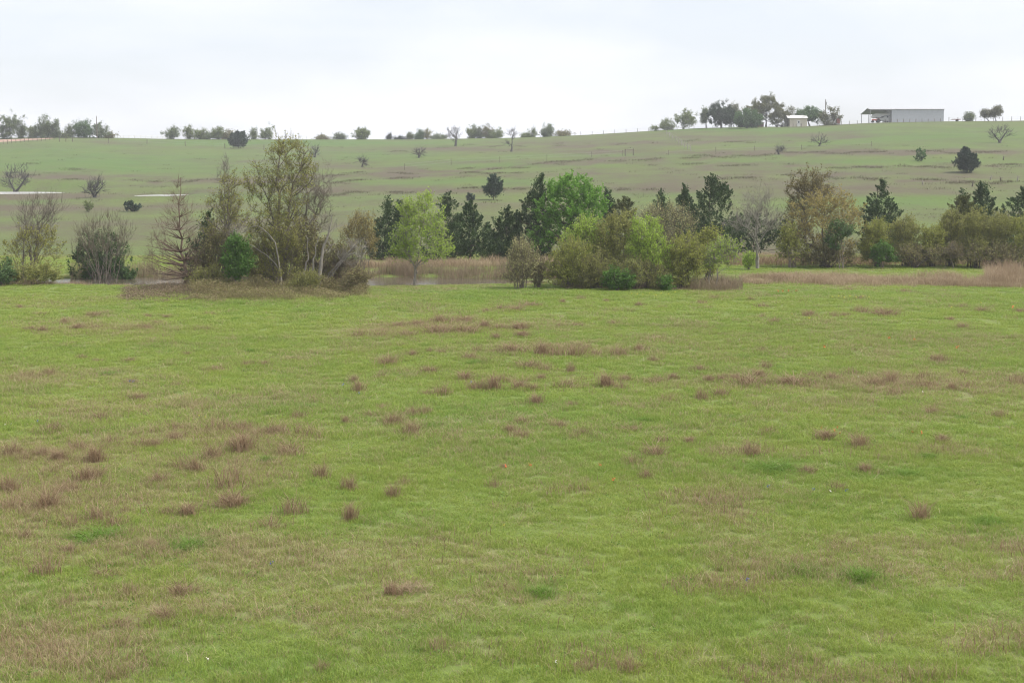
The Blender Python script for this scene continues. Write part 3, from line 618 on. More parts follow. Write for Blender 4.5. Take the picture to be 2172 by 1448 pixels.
# --- right
tree("bare_tree", "silver grey leafless tree with a wide vase of bare limbs before dark cedars", "tree", (1607, 560), Y=113, blobs=[(1600, 470, 52, 34), (1560, 475, 30, 14), (1645, 470, 24, 24), (1605, 425, 40, 36), (1610, 440, 55, 30)], trunks=[[(1607, 562), (1607, 535), (1606, 520), (1590, 485), (1565, 470), (1535, 466)], [(1607, 562), (1607, 535), (1608, 520), (1606, 480), (1600, 430)], [(1607, 562), (1607, 535), (1609, 520), (1625, 490), (1645, 465), (1664, 450)]], n1=55, n2=320, n3=1700, bark="bark_pale", rad=.085, low=.3, k=.7, rt=.009)
tree("oak_tree", "dull bronze oak crown rising behind the golden oak", "tree", (1712, 556), Y=126, blobs=[(1718, 388, 46, 34), (1700, 420, 40, 36), (1690, 470, 40, 40), (1740, 410, 30, 30)], n1=40, n2=300, n3=1500, nl=13000, ls=.11, leaf="bronze", bark="bark_dark", low=.2)
tree("oak_tree", "broad golden tan oak with a rounded crown in the right hand tree line", "tree", (1745, 566), Y=117, blobs=[(1750, 428, 54, 34), (1790, 450, 46, 34), (1710, 455, 42, 36), (1755, 480, 70, 36), (1820, 470, 22, 22), (1690, 500, 30, 30), (1770, 520, 55, 26)], trunks=[[(1745, 568), (1748, 545), (1745, 500), (1750, 440)], [(1741, 568), (1740, 548), (1722, 510), (1706, 465)], [(1747, 568), (1757, 540), (1785, 500), (1810, 465)]], n1=60, n2=420, n3=2300, nl=17000, ls=.10, leaf="golden", bark="bark", rad=.17, low=.2)
shrub("pale fresh green bush in front of the golden oak's right side", (1785, 564), [(1784, 488, 28, 18), (1770, 510, 24, 18)], "fargreen", Y=115, nl=3200, stems=7, n1=24, n2=140, n3=800)
shrub("budding shrub with yellow green tips at the golden oak's left foot", (1680, 562), [(1675, 500, 24, 32), (1690, 530, 28, 28), (1660, 530, 14, 20)], "olive", Y=116, nl=3200, stems=10, n1=36, n2=220, n3=1200)
shrub("dark twiggy brush around the trunk of the golden oak", (1760, 566), [(1750, 540, 34, 22), (1790, 545, 30, 18), (1715, 545, 26, 18)], "brush", Y=116, nl=3400, stems=16, n1=50, n2=300, n3=1600, bark="bark_dark")
cedar("sharp pointed dark cedar alone behind the right hand hedge", (1872, 560), [(381, 1870, 1873), (410, 1853, 1886), (440, 1838, 1900), (475, 1832, 1912), (540, 1836, 1912)], n=200, Y=128)
shrub("bright green bush at the foot of the hedge below the pointed cedar", (1872, 562), [(1868, 538, 22, 22), (1890, 548, 14, 12)], "vivid", Y=115, nl=3600, n1=18, n2=110, n3=600, stems=6)
HEDGE = [("hedge shrub with yellow tips below the sharp pointed cedar", 1862, [(1862, 495, 30, 26), (1850, 530, 28, 28)], "olive", 116.5), ("twiggy brown hedge shrub with a pale leafy top right of the pointed cedar", 1922, [(1922, 490, 34, 30), (1915, 530, 34, 28)], "brush", 117),
         ("loose yellowish hedge shrub with tangled grey stems", 1975, [(1978, 505, 26, 26), (1968, 535, 30, 24)], "olive", 117), ("leafy olive hedge shrub behind the reddish sapling", 2018, [(2018, 480, 28, 30), (2020, 530, 28, 28)], "olive2", 118),
         ("tall rounded brown hedge shrub under the twin cedars", 2068, [(2068, 476, 32, 30), (2066, 525, 36, 32)], "brush", 116.5), ("broad olive hedge shrub right of the tall brown one", 2116, [(2116, 485, 34, 32), (2114, 530, 36, 30)], "olive2", 117),
         ("pale leaved hedge shrub at the right edge of the picture", 2164, [(2162, 485, 28, 32), (2168, 530, 34, 30), (2200, 500, 30, 40)], "olive", 116.5)]
for lab, x, bl, lf, yy in HEDGE:
    shrub(lab, (x, 560), bl, lf if lf != "brush" else "olive2", Y=yy, nl=10000, stems=16, n1=50, n2=360, n3=1900, bark="bark_dark", name="hedge_shrub", ls=.085, group="shrubs of the right hand hedge")
shrub("twiggy dark brush at the base of the hedge beside the bright green bush", (1940, 562), [(1930, 540, 30, 20), (1985, 542, 28, 18)], "brush", Y=115.5, nl=1800, stems=18, n1=50, n2=260, n3=1300, bark="bark_dark")
shrub("dark stemmed brush at the base of the hedge near the right edge", (2100, 562), [(2060, 540, 30, 20), (2110, 540, 34, 20), (2150, 540, 30, 20)], "brush", Y=115.3, nl=1800, stems=20, n1=60, n2=280, n3=1300, bark="bark_dark")
cedar("small yellowish cedar rising from the hedge left of the twin spire", (2040, 560), [(418, 2036, 2050), (440, 2018, 2064), (500, 2014, 2066)], n=90, Y=123, leaf="cedar_olive")
cedar("short thin cedar spire above the yellowish cedar in the hedge", (2043, 560), [(401, 2042, 2044), (420, 2036, 2052), (450, 2030, 2060), (520, 2026, 2062)], n=60, Y=127)
cedar("taller dark cedar spire above the hedge near the right edge", (2085, 560), [(386, 2081, 2084), (410, 2072, 2098), (440, 2064, 2108), (520, 2060, 2112)], n=130, Y=127)
cedar("dark cedar cut off by the right edge of the picture", (2172, 560), [(398, 2168, 2173), (425, 2148, 2190), (455, 2134, 2205), (530, 2130, 2212)], n=150, Y=127)
tree("sapling", "little reddish olive sapling on a single thin trunk before the hedge", "tree", (2023, 570), blobs=[(2024, 532, 17, 17)], n1=14, n2=60, n3=300, nl=1300, ls=.08, leaf="bronze", bark="bark", rad=.05, low=.3)

# ================================================================ single trees scattered over the hillside
cedar("small dark cedar on a bare stem alone low on the hillside above the tall cedar", (1047, 424), [(374, 1046, 1049), (385, 1036, 1058), (400, 1031, 1061), (412, 1038, 1054)], n=45, sl=1.2, ss=.34, leaf="cedar_far")
cedar("compact dark cedar on the hillside above the hedge below the barn", (2051, 366), [(313, 2045, 2048), (330, 2034, 2067), (345, 2032, 2070), (357, 2040, 2062), (364, 2046, 2056)], n=150, sl=.8, ss=.28, leaf="cedar_far")
cedar("lone rounded dark cedar just below the left skyline", (506, 315), [(281, 498, 514), (290, 494, 518), (300, 491, 521), (307, 495, 517)], n=90, sl=1.8, ss=.55, leaf="cedar_far")
cedar("tiny dark cedar shrub on the hillside left of the small bare stem cedar", (997, 425), [(411, 994, 999), (418, 990, 1004), (424, 993, 1001)], n=16, sl=.9, ss=.3, leaf="cedar_far", name="cedar_shrub")
HB = [("far bare tree leaning over the pale pond at the left edge", (30, 411), [(35, 375, 30, 26), (14, 385, 14, 16)], 26), ("low dark bush with bare limbs beside the pale pond strip", (200, 419), [(196, 403, 20, 13), (205, 395, 20, 14)], 20),
      ("tiny bare umbrella shaped tree on the hill right of the tall olive tree", (768, 354), [(768, 341, 10, 6), (772, 346, 6, 5)], 10), ("small grey drooping bare tree on the hill below the skyline topiary bush", (888, 335), [(888, 322, 13, 8), (895, 326, 8, 6)], 12),
      ("bare round topped tree on a straight trunk crossing the skyline", (964, 310), [(963, 280, 19, 12), (963, 290, 17, 8)], 22), ("bare tree with one side limb bending low on the upper hill", (1085, 322), [(1087, 284, 11, 12), (1074, 304, 8, 6)], 12),
      ("small grey leafless bush on the hill just right of the tall olive tree's top", (668, 334), [(667, 320, 11, 13)], 12), ("small dead tree with flat spreading limbs on the hill below the cream shed", (1738, 310), [(1730, 298, 14, 8), (1750, 297, 12, 8)], 9),
      ("wide spreading dead tree on the hill below the barn's right end", (2120, 303), [(2105, 283, 16, 14), (2135, 280, 20, 12), (2120, 275, 14, 8)], 14), ("dim bare shrub on the hillside below the dead tree", (1652, 328), [(1655, 318, 9, 7)], 8)]
for lab, b, bl, n1 in HB:
    tree("bare_tree", lab, "tree", b, blobs=bl, stems=2 if n1 > 12 else 1, n1=n1, n2=n1 * 5, n3=n1 * 11, bark="twig_far", merge=True, rt=.04, rad=.30, l3=1.1, low=.15, top=.7)
shrub("small dark evergreen bush low on the hillside above the bare conifer", (282, 449), [(280, 439, 17, 9)], "cedar_far", nl=2200, ls=.2, stems=5, n1=10, n2=40, n3=160, merge=True)
shrub("pale yellowish bush on the lower hillside left of the small dark bush", (188, 450), [(188, 438, 10, 11)], "farleaf", nl=600, ls=.16, stems=5, n1=10, n2=40, n3=160, merge=True)
shrub("hazy green round bush on the hillside left of the compact cedar", (1953, 342), [(1953, 329, 14, 12)], "fargreen", nl=700, ls=.3, stems=4, n1=10, n2=40, n3=120, merge=True)

# ================================================================ trees along the skyline
FAR = [  # label, base px, depth, blobs, leaf, leaf count
    ("tall airy grey green tree at the left end of the skyline", 16, 512, [(18, 262, 19, 22), (8, 275, 12, 18), (28, 265, 12, 18)], "farleaf2", 2600),
    ("narrow hunched skyline tree right of the tall left edge one", 45, 514, [(44, 278, 8, 13), (48, 270, 6, 8)], "farleaf2", 900),
    ("light green skyline tree beside the road crest", 70, 514, [(68, 277, 9, 12), (74, 282, 8, 10)], "farleaf", 900),
    ("two topped skyline tree in the middle of the left row", 88, 514, [(86, 268, 12, 16), (95, 272, 10, 16)], "farleaf2", 1700),
    ("slim skyline tree squeezed between two wider ones left of the gap", 103, 515, [(103, 270, 5, 15)], "farleaf2", 500),
    ("dense upright skyline tree just left of the gap in the left row", 117, 515, [(117, 268, 9, 13), (116, 282, 9, 10)], "farleaf2", 1500),
    ("low yellow green bush in the gap of the left skyline row", 135, 516, [(135, 289, 9, 5)], "farleaf", 400),
    ("small leaning skyline tree left of the widest left row tree", 148, 518, [(147, 274, 8, 8), (149, 284, 7, 8)], "farleaf2", 700),
    ("widest green tree of the left skyline row beside the tall pole", 176, 520, [(176, 268, 17, 14), (186, 275, 12, 15), (166, 280, 12, 12)], "fargreen", 2600),
    ("dark thin leaved skyline tree wrapped round the tall pole", 208, 522, [(205, 272, 9, 13), (216, 276, 11, 8)], "farleaf2", 1100),
    ("low grey scrub right of the tall pole on the skyline", 232, 526, [(232, 288, 11, 5)], "brush", 500),
    ("twiggy skyline tree starting the long hedge right of the white rails", 367, 545, [(366, 281, 13, 12)], "farleaf2", 1100),
    ("taller budding skyline tree over the left part of the long hedge", 401, 547, [(401, 276, 10, 8), (400, 286, 9, 8)], "farleaf", 800),
    ("rounded light green tree in the long skyline hedge", 424, 548, [(424, 284, 15, 9)], "farleaf", 1100),
    ("low brown green stretch of bush in the long skyline hedge", 440, 550, [(440, 288, 14, 7)], "farleaf2", 800),
    ("yellow green tree in the right part of the long skyline hedge", 462, 551, [(462, 282, 13, 10)], "farleaf", 1100),
    ("brownish bush of the long hedge just left of the lone dark cedar", 484, 553, [(482, 287, 14, 8)], "brush", 900),
    ("slender pale skyline tree right of the lone dark cedar", 538, 556, [(538, 284, 7, 11)], "farleaf", 500),
    ("upright green skyline tree left of the tall olive tree's top", 563, 557, [(561, 285, 9, 11), (570, 282, 8, 12)], "farleaf", 900),
    ("low grey skyline bush right of the tall olive tree's top", 684, 560, [(684, 294, 18, 6)], "brush", 700),
    ("low budding skyline bush left of the round lime one", 720, 560, [(720, 291, 12, 7)], "farleaf2", 600),
    ("round lime green bush alone on the middle skyline", 766, 560, [(766, 285, 15, 11)], "farleaf", 1500),
    ("little dark pointed bush on the middle skyline", 826, 560, [(826, 292, 4, 6)], "cedar_far", 250),
    ("low dark row of bush on the skyline right of the little pointed one", 848, 560, [(848, 295, 12, 3)], "cedar_far", 350),
    ("small open green bush left of the topiary shaped one", 869, 559, [(870, 290, 6, 7)], "farleaf", 350),
    ("topiary shaped green bush with a tuft on top on the skyline", 890, 558, [(889, 290, 10, 8), (892, 279, 5, 5)], "fargreen", 900),
    ("thin pale skyline tree right of the topiary shaped bush", 907, 558, [(906, 284, 7, 12)], "bud", 250),
    ("low pale grey scrub left of the bare round topped tree", 930, 557, [(930, 292, 15, 6)], "farleaf2", 500),
    ("green budding tree right of the bare round topped tree", 1001, 553, [(1001, 282, 10, 13)], "farleaf", 800),
    ("grey twiggy skyline tree between two greener ones", 1017, 552, [(1017, 281, 10, 13)], "farleaf2", 600),
    ("tall thin leaved skyline tree in the middle right group", 1033, 551, [(1033, 279, 10, 13)], "brush", 500),
    ("wide low lime tree ending the middle right skyline group", 1050, 550, [(1050, 286, 17, 9)], "farleaf", 1200),
    ("loose green skyline bush right of the bent limb tree", 1124, 543, [(1118, 287, 12, 6), (1131, 279, 7, 7)], "farleaf", 800),
    ("rounded skyline tree leaning right above the crest's dip", 1164, 539, [(1164, 277, 14, 11), (1158, 285, 8, 8)], "farleaf2", 1500),
    ("low grey row of scrub right of the leaning rounded tree", 1194, 536, [(1194, 285, 16, 6)], "brush", 900),
    ("small pale bush at the left foot of the budding crooked tree", 1416, 513, [(1415, 266, 14, 12), (1388, 273, 8, 4)], "farleaf", 800),
    ("crooked budding tree with dark limbs left of the dark live oak", 1450, 508, [(1448, 254, 18, 14), (1462, 250, 14, 14), (1457, 234, 7, 9)], "farleaf", 1100),
    ("slim open tree at the left side of the dark live oak", 1499, 503, [(1496, 242, 8, 13), (1494, 256, 6, 6)], "farleaf2", 600),
    ("olive tree showing behind the right side of the dark live oak", 1556, 506, [(1556, 236, 12, 14)], "farbronze", 900),
    ("dense dark live oak on the right skyline", 1530, 499, [(1530, 238, 26, 20), (1515, 250, 16, 12), (1548, 250, 14, 14)], "oak_dark", 5200),
    ("largest olive oak of the farmstead behind the rusty low shed", 1625, 498, [(1625, 228, 34, 20), (1600, 240, 24, 20), (1645, 245, 22, 16), (1630, 214, 14, 9)], "farbronze", 5200),
    ("soft green tree in front of the largest olive oak", 1585, 485, [(1585, 249, 24, 18), (1575, 257, 18, 12), (1604, 256, 14, 10)], "fargreen", 3200),
    ("small bronze tree left of the cream shed", 1668, 493, [(1670, 243, 15, 13)], "farbronze", 1300),
    ("green vase shaped tree behind the cream shed's right end", 1717, 493, [(1712, 242, 22, 13), (1728, 246, 16, 11)], "fargreen", 2300),
    ("rounded bronze tree beside the farm power pole", 1764, 488, [(1766, 240, 18, 14), (1750, 248, 12, 12), (1778, 250, 12, 8)], "farbronze", 2300),
    ("little round tree right of the barn", 2056, 484, [(2056, 249, 8, 7)], "farleaf2", 500),
    ("leaning small tree on a thin trunk at the right end of the skyline", 2097, 484, [(2091, 241, 9, 6), (2101, 242, 5, 5)], "farbronze", 420),
    ("tallest of the thin trunked small trees at the right end of the skyline", 2112, 484, [(2114, 237, 11, 8), (2110, 241, 8, 5)], "farbronze", 600)]
OPEN = ("oak", "trunk", "farbronze", "vase", "crooked", "round topped", "little round", "slim open", "lime green bush alone")
for lab, x, yy, bl, lf, n in FAR:
    bushy = not any(w in lab for w in OPEN)
    bl = [(b[0], b[1], b[2] * 1.22, b[3] * 1.1) for b in bl] if bushy else [(b[0], b[1] + b[3] * .12, b[2] * 1.15, b[3] * 1.15) for b in bl]
    if bushy:      # foliage reaches down to the grass
        bl = bl + [(b[0], (b[1] + 296) / 2, b[2] * .9, max(4, (298 - b[1]) / 2.2)) for b in bl[:2]]
    tree("skyline_tree", lab, "bush" if " bush" in lab or "scrub" in lab else "tree", (x, 290), Y=yy, blobs=bl, stems=5 if bushy else 1, n1=26, n2=110, n3=420, nl=int(n * (3.4 if bushy else 4.4)), ls=.33, leaf=lf, bark="twig_far", merge=True, rt=.03,
         rad=.12 if bushy else (.16 if n < 1500 else .30), l3=1.0, spread=.28, low=.05 if bushy else .2, shell=.7 if bushy else .5, rag=.5 if bushy else .12, top=.75, k=1.0 if bushy else .6)
# ================================================================ grasses
def blades(P, h, w, r, lean=.35, curl=.4, az=None):
    """one tapering bent blade per root: h, w per blade -> verts, quads, tris"""
    n = len(P); h = np.broadcast_to(h, (n,))[:, None]; w = np.broadcast_to(w, (n,))[:, None]
    a = r.random(n) * 2 * math.pi if az is None else az
    D = np.stack([np.cos(a), np.sin(a), np.zeros(n)], 1)
    b = r.random(n) * math.pi; B = np.stack([np.cos(b), np.sin(b), np.zeros(n)], 1)
    ln = (lean * r.random(n) ** .7)[:, None]; cu = (curl * r.random(n))[:, None]
    up = np.array([0, 0, 1.0])
    m = P + (up * .55 + D * ln * .45) * h; t = P + (up * (1 - .35 * cu) + D * (ln + cu)) * h
    V = np.stack([P - B * w / 2, P + B * w / 2, m + B * w * .38, m - B * w * .38, t], 1).reshape(-1, 3)
    i = np.arange(n)[:, None] * 5
    return V, np.concatenate([i, i + 1, i + 2, i + 3], 1), np.concatenate([i + 3, i + 2, i + 4], 1)
def blade_obj(name, P, h, w, mat, r, lean=.35, curl=.4, kind="stuff", label=None, rnd=None, parent=None):
    V, q, t = blades(P, h, w, r, lean, curl)
    rn = np.repeat(np.clip(r.normal(.5, .27, len(P)), 0, 1) if rnd is None else rnd, 5)
    o = link(name, mesh_np(name, V, q, t, {"rnd": rn}), mat, parent)
    return tag(o, label, kind=kind)

# --- short sward: patches of blades scattered by geometry nodes
m, nt, out = mat_new("sward_blades"); L = nt.links.new
a_r = nd(nt, "ShaderNodeAttribute", attribute_name="rnd"); a_s = nd(nt, "ShaderNodeAttribute", attribute_name="straw")
a_d = nd(nt, "ShaderNodeAttribute", attribute_name="dry", attribute_type="INSTANCER"); a_l = nd(nt, "ShaderNodeAttribute", attribute_name="lush", attribute_type="INSTANCER")
def mth(op, a, b, c=None, clamp=False):
    k = nd(nt, "ShaderNodeMath", operation=op, use_clamp=clamp)
    for i, s in enumerate((a, b, c)):
        if s is None: continue
        if isinstance(s, (int, float)): k.inputs[i].default_value = s
        else: L(s, k.inputs[i])
    return k.outputs[0]
def mixn(f, a, b):
    k = nd(nt, "ShaderNodeMix", data_type="RGBA"); L(f, k.inputs[0])
    for i, s in ((6, a), (7, b)):
        if isinstance(s, tuple): k.inputs[i].default_value = (*s, 1)
        else: L(s, k.inputs[i])
    return k.outputs[2]
lf = mth("ADD", a_l.outputs["Fac"], mth("MULTIPLY", mth("SUBTRACT", a_r.outputs["Fac"], .5), .7), None, True)
grn = mixn(lf, (.315, .38, .075), (.20, .32, .055))
df = mth("MULTIPLY_ADD", mth("SUBTRACT", mth("MULTIPLY", a_d.outputs["Fac"], .85), a_s.outputs["Fac"]), 7.0, .5, True)
strw = mixn(a_r.outputs["Fac"], (.26, .18, .105), (.52, .43, .26))
cc = mixn(df, grn, strw)
p = nd(nt, "ShaderNodeBsdfPrincipled"); p.inputs["Roughness"].default_value = .6; p.inputs["Specular IOR Level"].default_value = .25
tr = nd(nt, "ShaderNodeBsdfTranslucent"); ms = nd(nt, "ShaderNodeMixShader"); ms.inputs[0].default_value = .4
L(cc, p.inputs["Base Color"]); L(cc, tr.inputs["Color"]); L(p.outputs[0], ms.inputs[1]); L(tr.outputs[0], ms.inputs[2]); L(ms.outputs[0], out.inputs[0])
M["sward"] = m
r = np.random.default_rng(11)
patches = bpy.data.collections.new("grass_patches")
NPATCH = 9
for v in range(NPATCH):
    n = 190; kind = v % 3
    P = np.zeros((n, 3)); P[:, :2] = (r.random((n, 2)) - .5) * .56
    cen = (r.random((5, 2)) - .5) * .5; P[:, :2] = P[:, :2] * .6 + cen[r.integers(0, 5, n)] * .5
    h = np.clip(r.normal(.10, .035, n), .03, .22); w = r.uniform(.005, .0105, n); st = r.random(n)
    if kind == 2:
        h[:45] = r.uniform(.12, .24, 45); w[:45] = r.uniform(.005, .008, 45); st[:45] *= .35
    V, q, t = blades(P, h, w, r, .7, .75)
    me = mesh_np("grass_patch", V, q, t, {"rnd": np.repeat(r.random(n), 5), "straw": np.repeat(st, 5)}); me.materials.append(M["sward"])
    patches.objects.link(bpy.data.objects.new("grass_patch", me))
def scatter_nodes(name, coll):
    ng = bpy.data.node_groups.new(name, "GeometryNodeTree")
    ng.interface.new_socket("Geometry", in_out="INPUT", socket_type="NodeSocketGeometry"); ng.interface.new_socket("Geometry", in_out="OUTPUT", socket_type="NodeSocketGeometry")
    N = ng.nodes.new; gi = N("NodeGroupInput"); go = N("NodeGroupOutput"); ip = N("GeometryNodeInstanceOnPoints"); ci = N("GeometryNodeCollectionInfo")
    ci.inputs["Collection"].default_value = coll; ci.inputs["Separate Children"].default_value = True; ci.inputs["Reset Children"].default_value = True
    def na(n_, t_):
        k = N("GeometryNodeInputNamedAttribute"); k.data_type = t_; k.inputs["Name"].default_value = n_; return k.outputs["Attribute"]
    l = ng.links.new
    l(gi.outputs[0], ip.inputs["Points"]); l(ci.outputs[0], ip.inputs["Instance"]); ip.inputs["Pick Instance"].default_value = True
    l(na("idx", "INT"), ip.inputs["Instance Index"]); l(na("rot", "FLOAT_VECTOR"), ip.inputs["Rotation"]); l(na("scl", "FLOAT_VECTOR"), ip.inputs["Scale"])
    l(ip.outputs[0], go.inputs[0]); return ng
def scatter(name, P, idx, rot, scl, coll, label, extra):
    me = mesh_np(name, P, None, None, dict(extra, rot=rot, scl=scl))
    a = me.attributes.new("idx", "INT", "POINT"); a.data.foreach_set("value", np.asarray(idx, np.int32))
    o = link(name, me, None); o.modifiers.new("scatter", "NODES").node_group = scatter_nodes(name + "_scatter", coll)
    return tag(o, label, kind="stuff")
def grid_pts(y0, y1, sp, r):
    Y, X = np.meshgrid(np.arange(y0, y1, sp), np.arange(-.44 * y1 - 4, .44 * y1 + 4, sp), indexing="ij")
    X = X.ravel() + r.uniform(-.5, .5, X.size) * sp; Y = Y.ravel() + r.uniform(-.5, .5, Y.size) * sp
    k = np.abs(X) < .42 * Y + 4; return X[k], Y[k]
def in_pond(X, Y, m=1.08):
    k = np.zeros(len(X), bool)
    for (cx, cy, rx, ry, zp) in PONDS: k |= ((X - cx) / rx) ** 2 + ((Y - cy) / ry) ** 2 < m * m
    return k
XS, YS, SS = [], [], []
for y0, y1, sp, s in ((13, 40, .30, 1.0), (40, 70, .46, 1.45), (70, 100, .75, 2.1), (100, 136, 1.0, 2.6)):
    x, y = grid_pts(y0, y1, sp, r); XS.append(x); YS.append(y); SS.append(np.full(len(x), s))
X, Y, S = np.concatenate(XS), np.concatenate(YS), np.concatenate(SS)
k = ~in_pond(X, Y); X, Y, S = X[k], Y[k], S[k]
Z = terrain(X, Y); d, l = tones(X, Y, Z); n = len(X)
cl = fbm(X / 1.1, Y / 1.1, 91, 3); cl2 = fbm(X / 4.0, Y / 4.0, 95, 3)
hs = np.clip(.55 + .9 * (cl - .5) + .6 * (cl2 - .5) + .45 * l + .25 * d, .3, 2.0) * S ** .45 * 1.1
hs = np.where(Y > 90, np.minimum(hs, .8), hs); scl = np.stack([S, S, hs], 1) * r.uniform(.85, 1.15, (n, 1))
rot = np.stack([np.zeros(n), np.zeros(n), r.random(n) * 6.283], 1)
kindv = np.where(r.random(n) < .12 + .6 * d, 2, r.integers(0, 2, n))
scatter("grass", np.stack([X, Y, Z - .005], 1), r.integers(0, 3, n) * 3 + kindv, rot, scl, patches, "short green spring grass mixed with straw stems over the pasture", {"dry": np.clip(d + r.normal(0, .10, n), 0, 1), "lush": np.clip(l + r.normal(0, .12, n), 0, 1)})

# --- tall dead grass, reeds, brambles
def px_area(n, poly_rows, r, jit=0.0):
    """random ground points in a photo region given as rows (px0, px1, py_top(px), py_bottom(px))"""
    out_ = []
    (xs, tops, bots) = poly_rows
    px = r.uniform(xs[0], xs[-1], n); py = np.interp(px, xs, tops) + r.random(n) * (np.interp(px, xs, bots) - np.interp(px, xs, tops))
    u, v = uv_of(px, py); y = np.clip(-CAMZ / np.minimum(v, -.01), 20, 400); x = u * y
    return x, y
def area_blades(name, n, rows, h, w, mat, label, lean=.35, curl=.4, flat=None):
    x, y = px_area(n, rows, r); z = terrain(x, y); cl = fbm(x / 1.6, y / 1.2, 131, 3); keep = r.random(n) < np.clip((cl - .28) * 3.2, .12, 1)
    if not flat: keep &= ~in_pond(x, y, 1.0)
    x, y, z, cl = x[keep], y[keep], z[keep], cl[keep]; n = len(x)
    hh = r.uniform(h[0], h[1], n) * (.35 + 1.3 * cl) * (.55 + .9 * fbm(x / 4.5, y / 3.0, 171, 2))
    return blade_obj(name, np.stack([x, y, z - .03], 1), hh, r.uniform(w[0], w[1], n), mat, r, lean, curl, label=label, rnd=np.clip(r.normal(.5, .2, n) + 1.1 * (fbm(x / 3.0, y / 2.0, 181, 3) - .5), 0, 1))
area_blades("tall_dry_grass", 42000, ([1570, 1650, 1750, 2172, 2400], [590, 588, 585, 588, 590], [604, 605, 606, 611, 612]), (.28, .62), (.012, .028), M["tan"], "pinkish tan band of tall dead grass along the pasture's far right edge", .6, .6)
area_blades("tall_dry_grass", 7000, ([2090, 2172, 2300], [586, 584, 584], [606, 610, 612]), (.9, 1.6), (.012, .025), M["tan"], "taller patch of tan dead grass at the right end of the band", .4, .4)
area_blades("tall_dry_grass", 9000, ([-120, 0, 120, 260, 420], [604, 603, 599, 597, 598], [613, 612, 606, 603, 604]), (.2, .5), (.012, .025), M["tan"], "thin tan fringe of dead grass along the left edge of the pasture", .6, .6)
area_blades("tall_dry_grass", 5000, ([1465, 1520, 1575], [600, 598, 600], [618, 619, 617]), (.35, .85), (.01, .022), M["reed"], "grey tan dead grass clump under the lime sapling", .4, .5)
area_blades("reeds", 17000, ([700, 790, 1070, 1160, 1200], [575, 575, 575, 575, 577], [583, 583, 583, 585, 586]), (.35, .95), (.012, .026), M["reed"], "dry brown reeds lining the far bank of the pond", .25, .3, True)
area_blades("reeds", 9000, ([150, 420, 700], [577, 577, 577], [583, 583, 583]), (.6, 1.2), (.012, .026), M["reed"], "dry reeds on the pond bank behind the left tree clump", .25, .3, True)
area_blades("tall_dry_grass", 3000, ([780, 900, 1000, 1160], [602, 602, 602, 603], [606, 605, 605, 608]), (.05, .16), (.012, .022), M["tan"], "low dead grass along the near edge of the pond", .6, .5)
area_blades("tall_dry_grass", 12000, ([640, 800, 1080, 1200], [560, 560, 558, 558], [570, 570, 568, 568]), (.3, .7), (.02, .04), M["tan"], "brownish dead grass strip between the pond and the cedars", .5, .5)
area_blades("rough_grass", 15000, ([1540, 1700, 1900, 2250], [552, 552, 552, 552], [566, 566, 566, 566]), (.3, .75), (.02, .04), M["russet"], "dull brown rough grass under the right hand hedge", .5, .5)
def thicket_floor(name, rows, n, hmax, leaf, label, hill=None):
    """low tangled brambles: bent canes and small leaves, one mass"""
    x, y = px_area(n, rows, r); cl = fbm(x / 1.5, y / 1.2, 141, 3)
    px_, py_ = px_of(x, y, 0 * x); b_ = np.interp(px_, rows[0], rows[2]); t_ = np.interp(px_, rows[0], rows[1])
    e_ = np.clip((b_ - py_) / (b_ - t_ + 1e-6), 0, 1); g_ = np.minimum(sstep(rows[0][0], rows[0][0] + 25, px_), sstep(rows[0][-1], rows[0][-1] - 25, px_))
    keep = r.random(n) < np.clip(np.minimum(e_ * 1.5, g_) + 2.2 * (fbm(x / .9, y / .9, 151, 2) - .5), 0.02, 1)
    x, y, cl, e_ = x[keep], y[keep], cl[keep], e_[keep]; n = len(x); z = terrain(x, y)
    H = hmax * np.clip(.25 + 1.7 * (cl - .25), .15, 1.3) * (.35 + .75 * e_)
    V, q, t = blades(np.stack([x, y, z - .02], 1), H * r.uniform(.6, 1.15, n), r.uniform(.010, .02, n), r, .8, 1.1)
    nl = n * 3; i = r.integers(0, n, nl)
    C = np.stack([x[i], y[i], z[i]], 1) + r.normal(0, .16, (nl, 3)) * np.array([1, 1, .3]); C[:, 2] = z[i] + np.abs(H[i] * r.beta(2.2, 1.3, nl))
    V2, q2, rn2 = leaf_quads(C, .075, r, .3)
    rn = np.concatenate([np.repeat(np.clip(r.normal(.35, .25, n), 0, 1), 5), rn2])
    return tag(link(name, mesh_np(name, np.concatenate([V, V2]), np.concatenate([q, q2 + len(V)]), t, {"rnd": rn}), M[leaf]), label, kind="stuff")
thicket_floor("undergrowth", ([400, 480, 600, 700, 780], [612, 612, 612, 612, 614], [640, 643, 643, 641, 630]), 24000, 1.35, "brown", "russet brown brambles skirting the foot of the left tree clump")
thicket_floor("undergrowth", ([255, 330, 420], [618, 612, 612], [640, 643, 641]), 4200, .6, "weed", "thin reddish brambles and dead weeds left of the bare conifer's trunk")
thicket_floor("undergrowth", ([1165, 1300, 1480, 1560], [606, 606, 606, 606], [618, 619, 618, 615]), 6500, .6, "weed", "low brown weeds along the foot of the middle thicket")
thicket_floor("undergrowth", ([-60, 60, 180, 320], [592, 592, 592, 592], [604, 603, 600, 599]), 5000, .6, "brush", "tangled brown weeds under the bushes at the left edge")

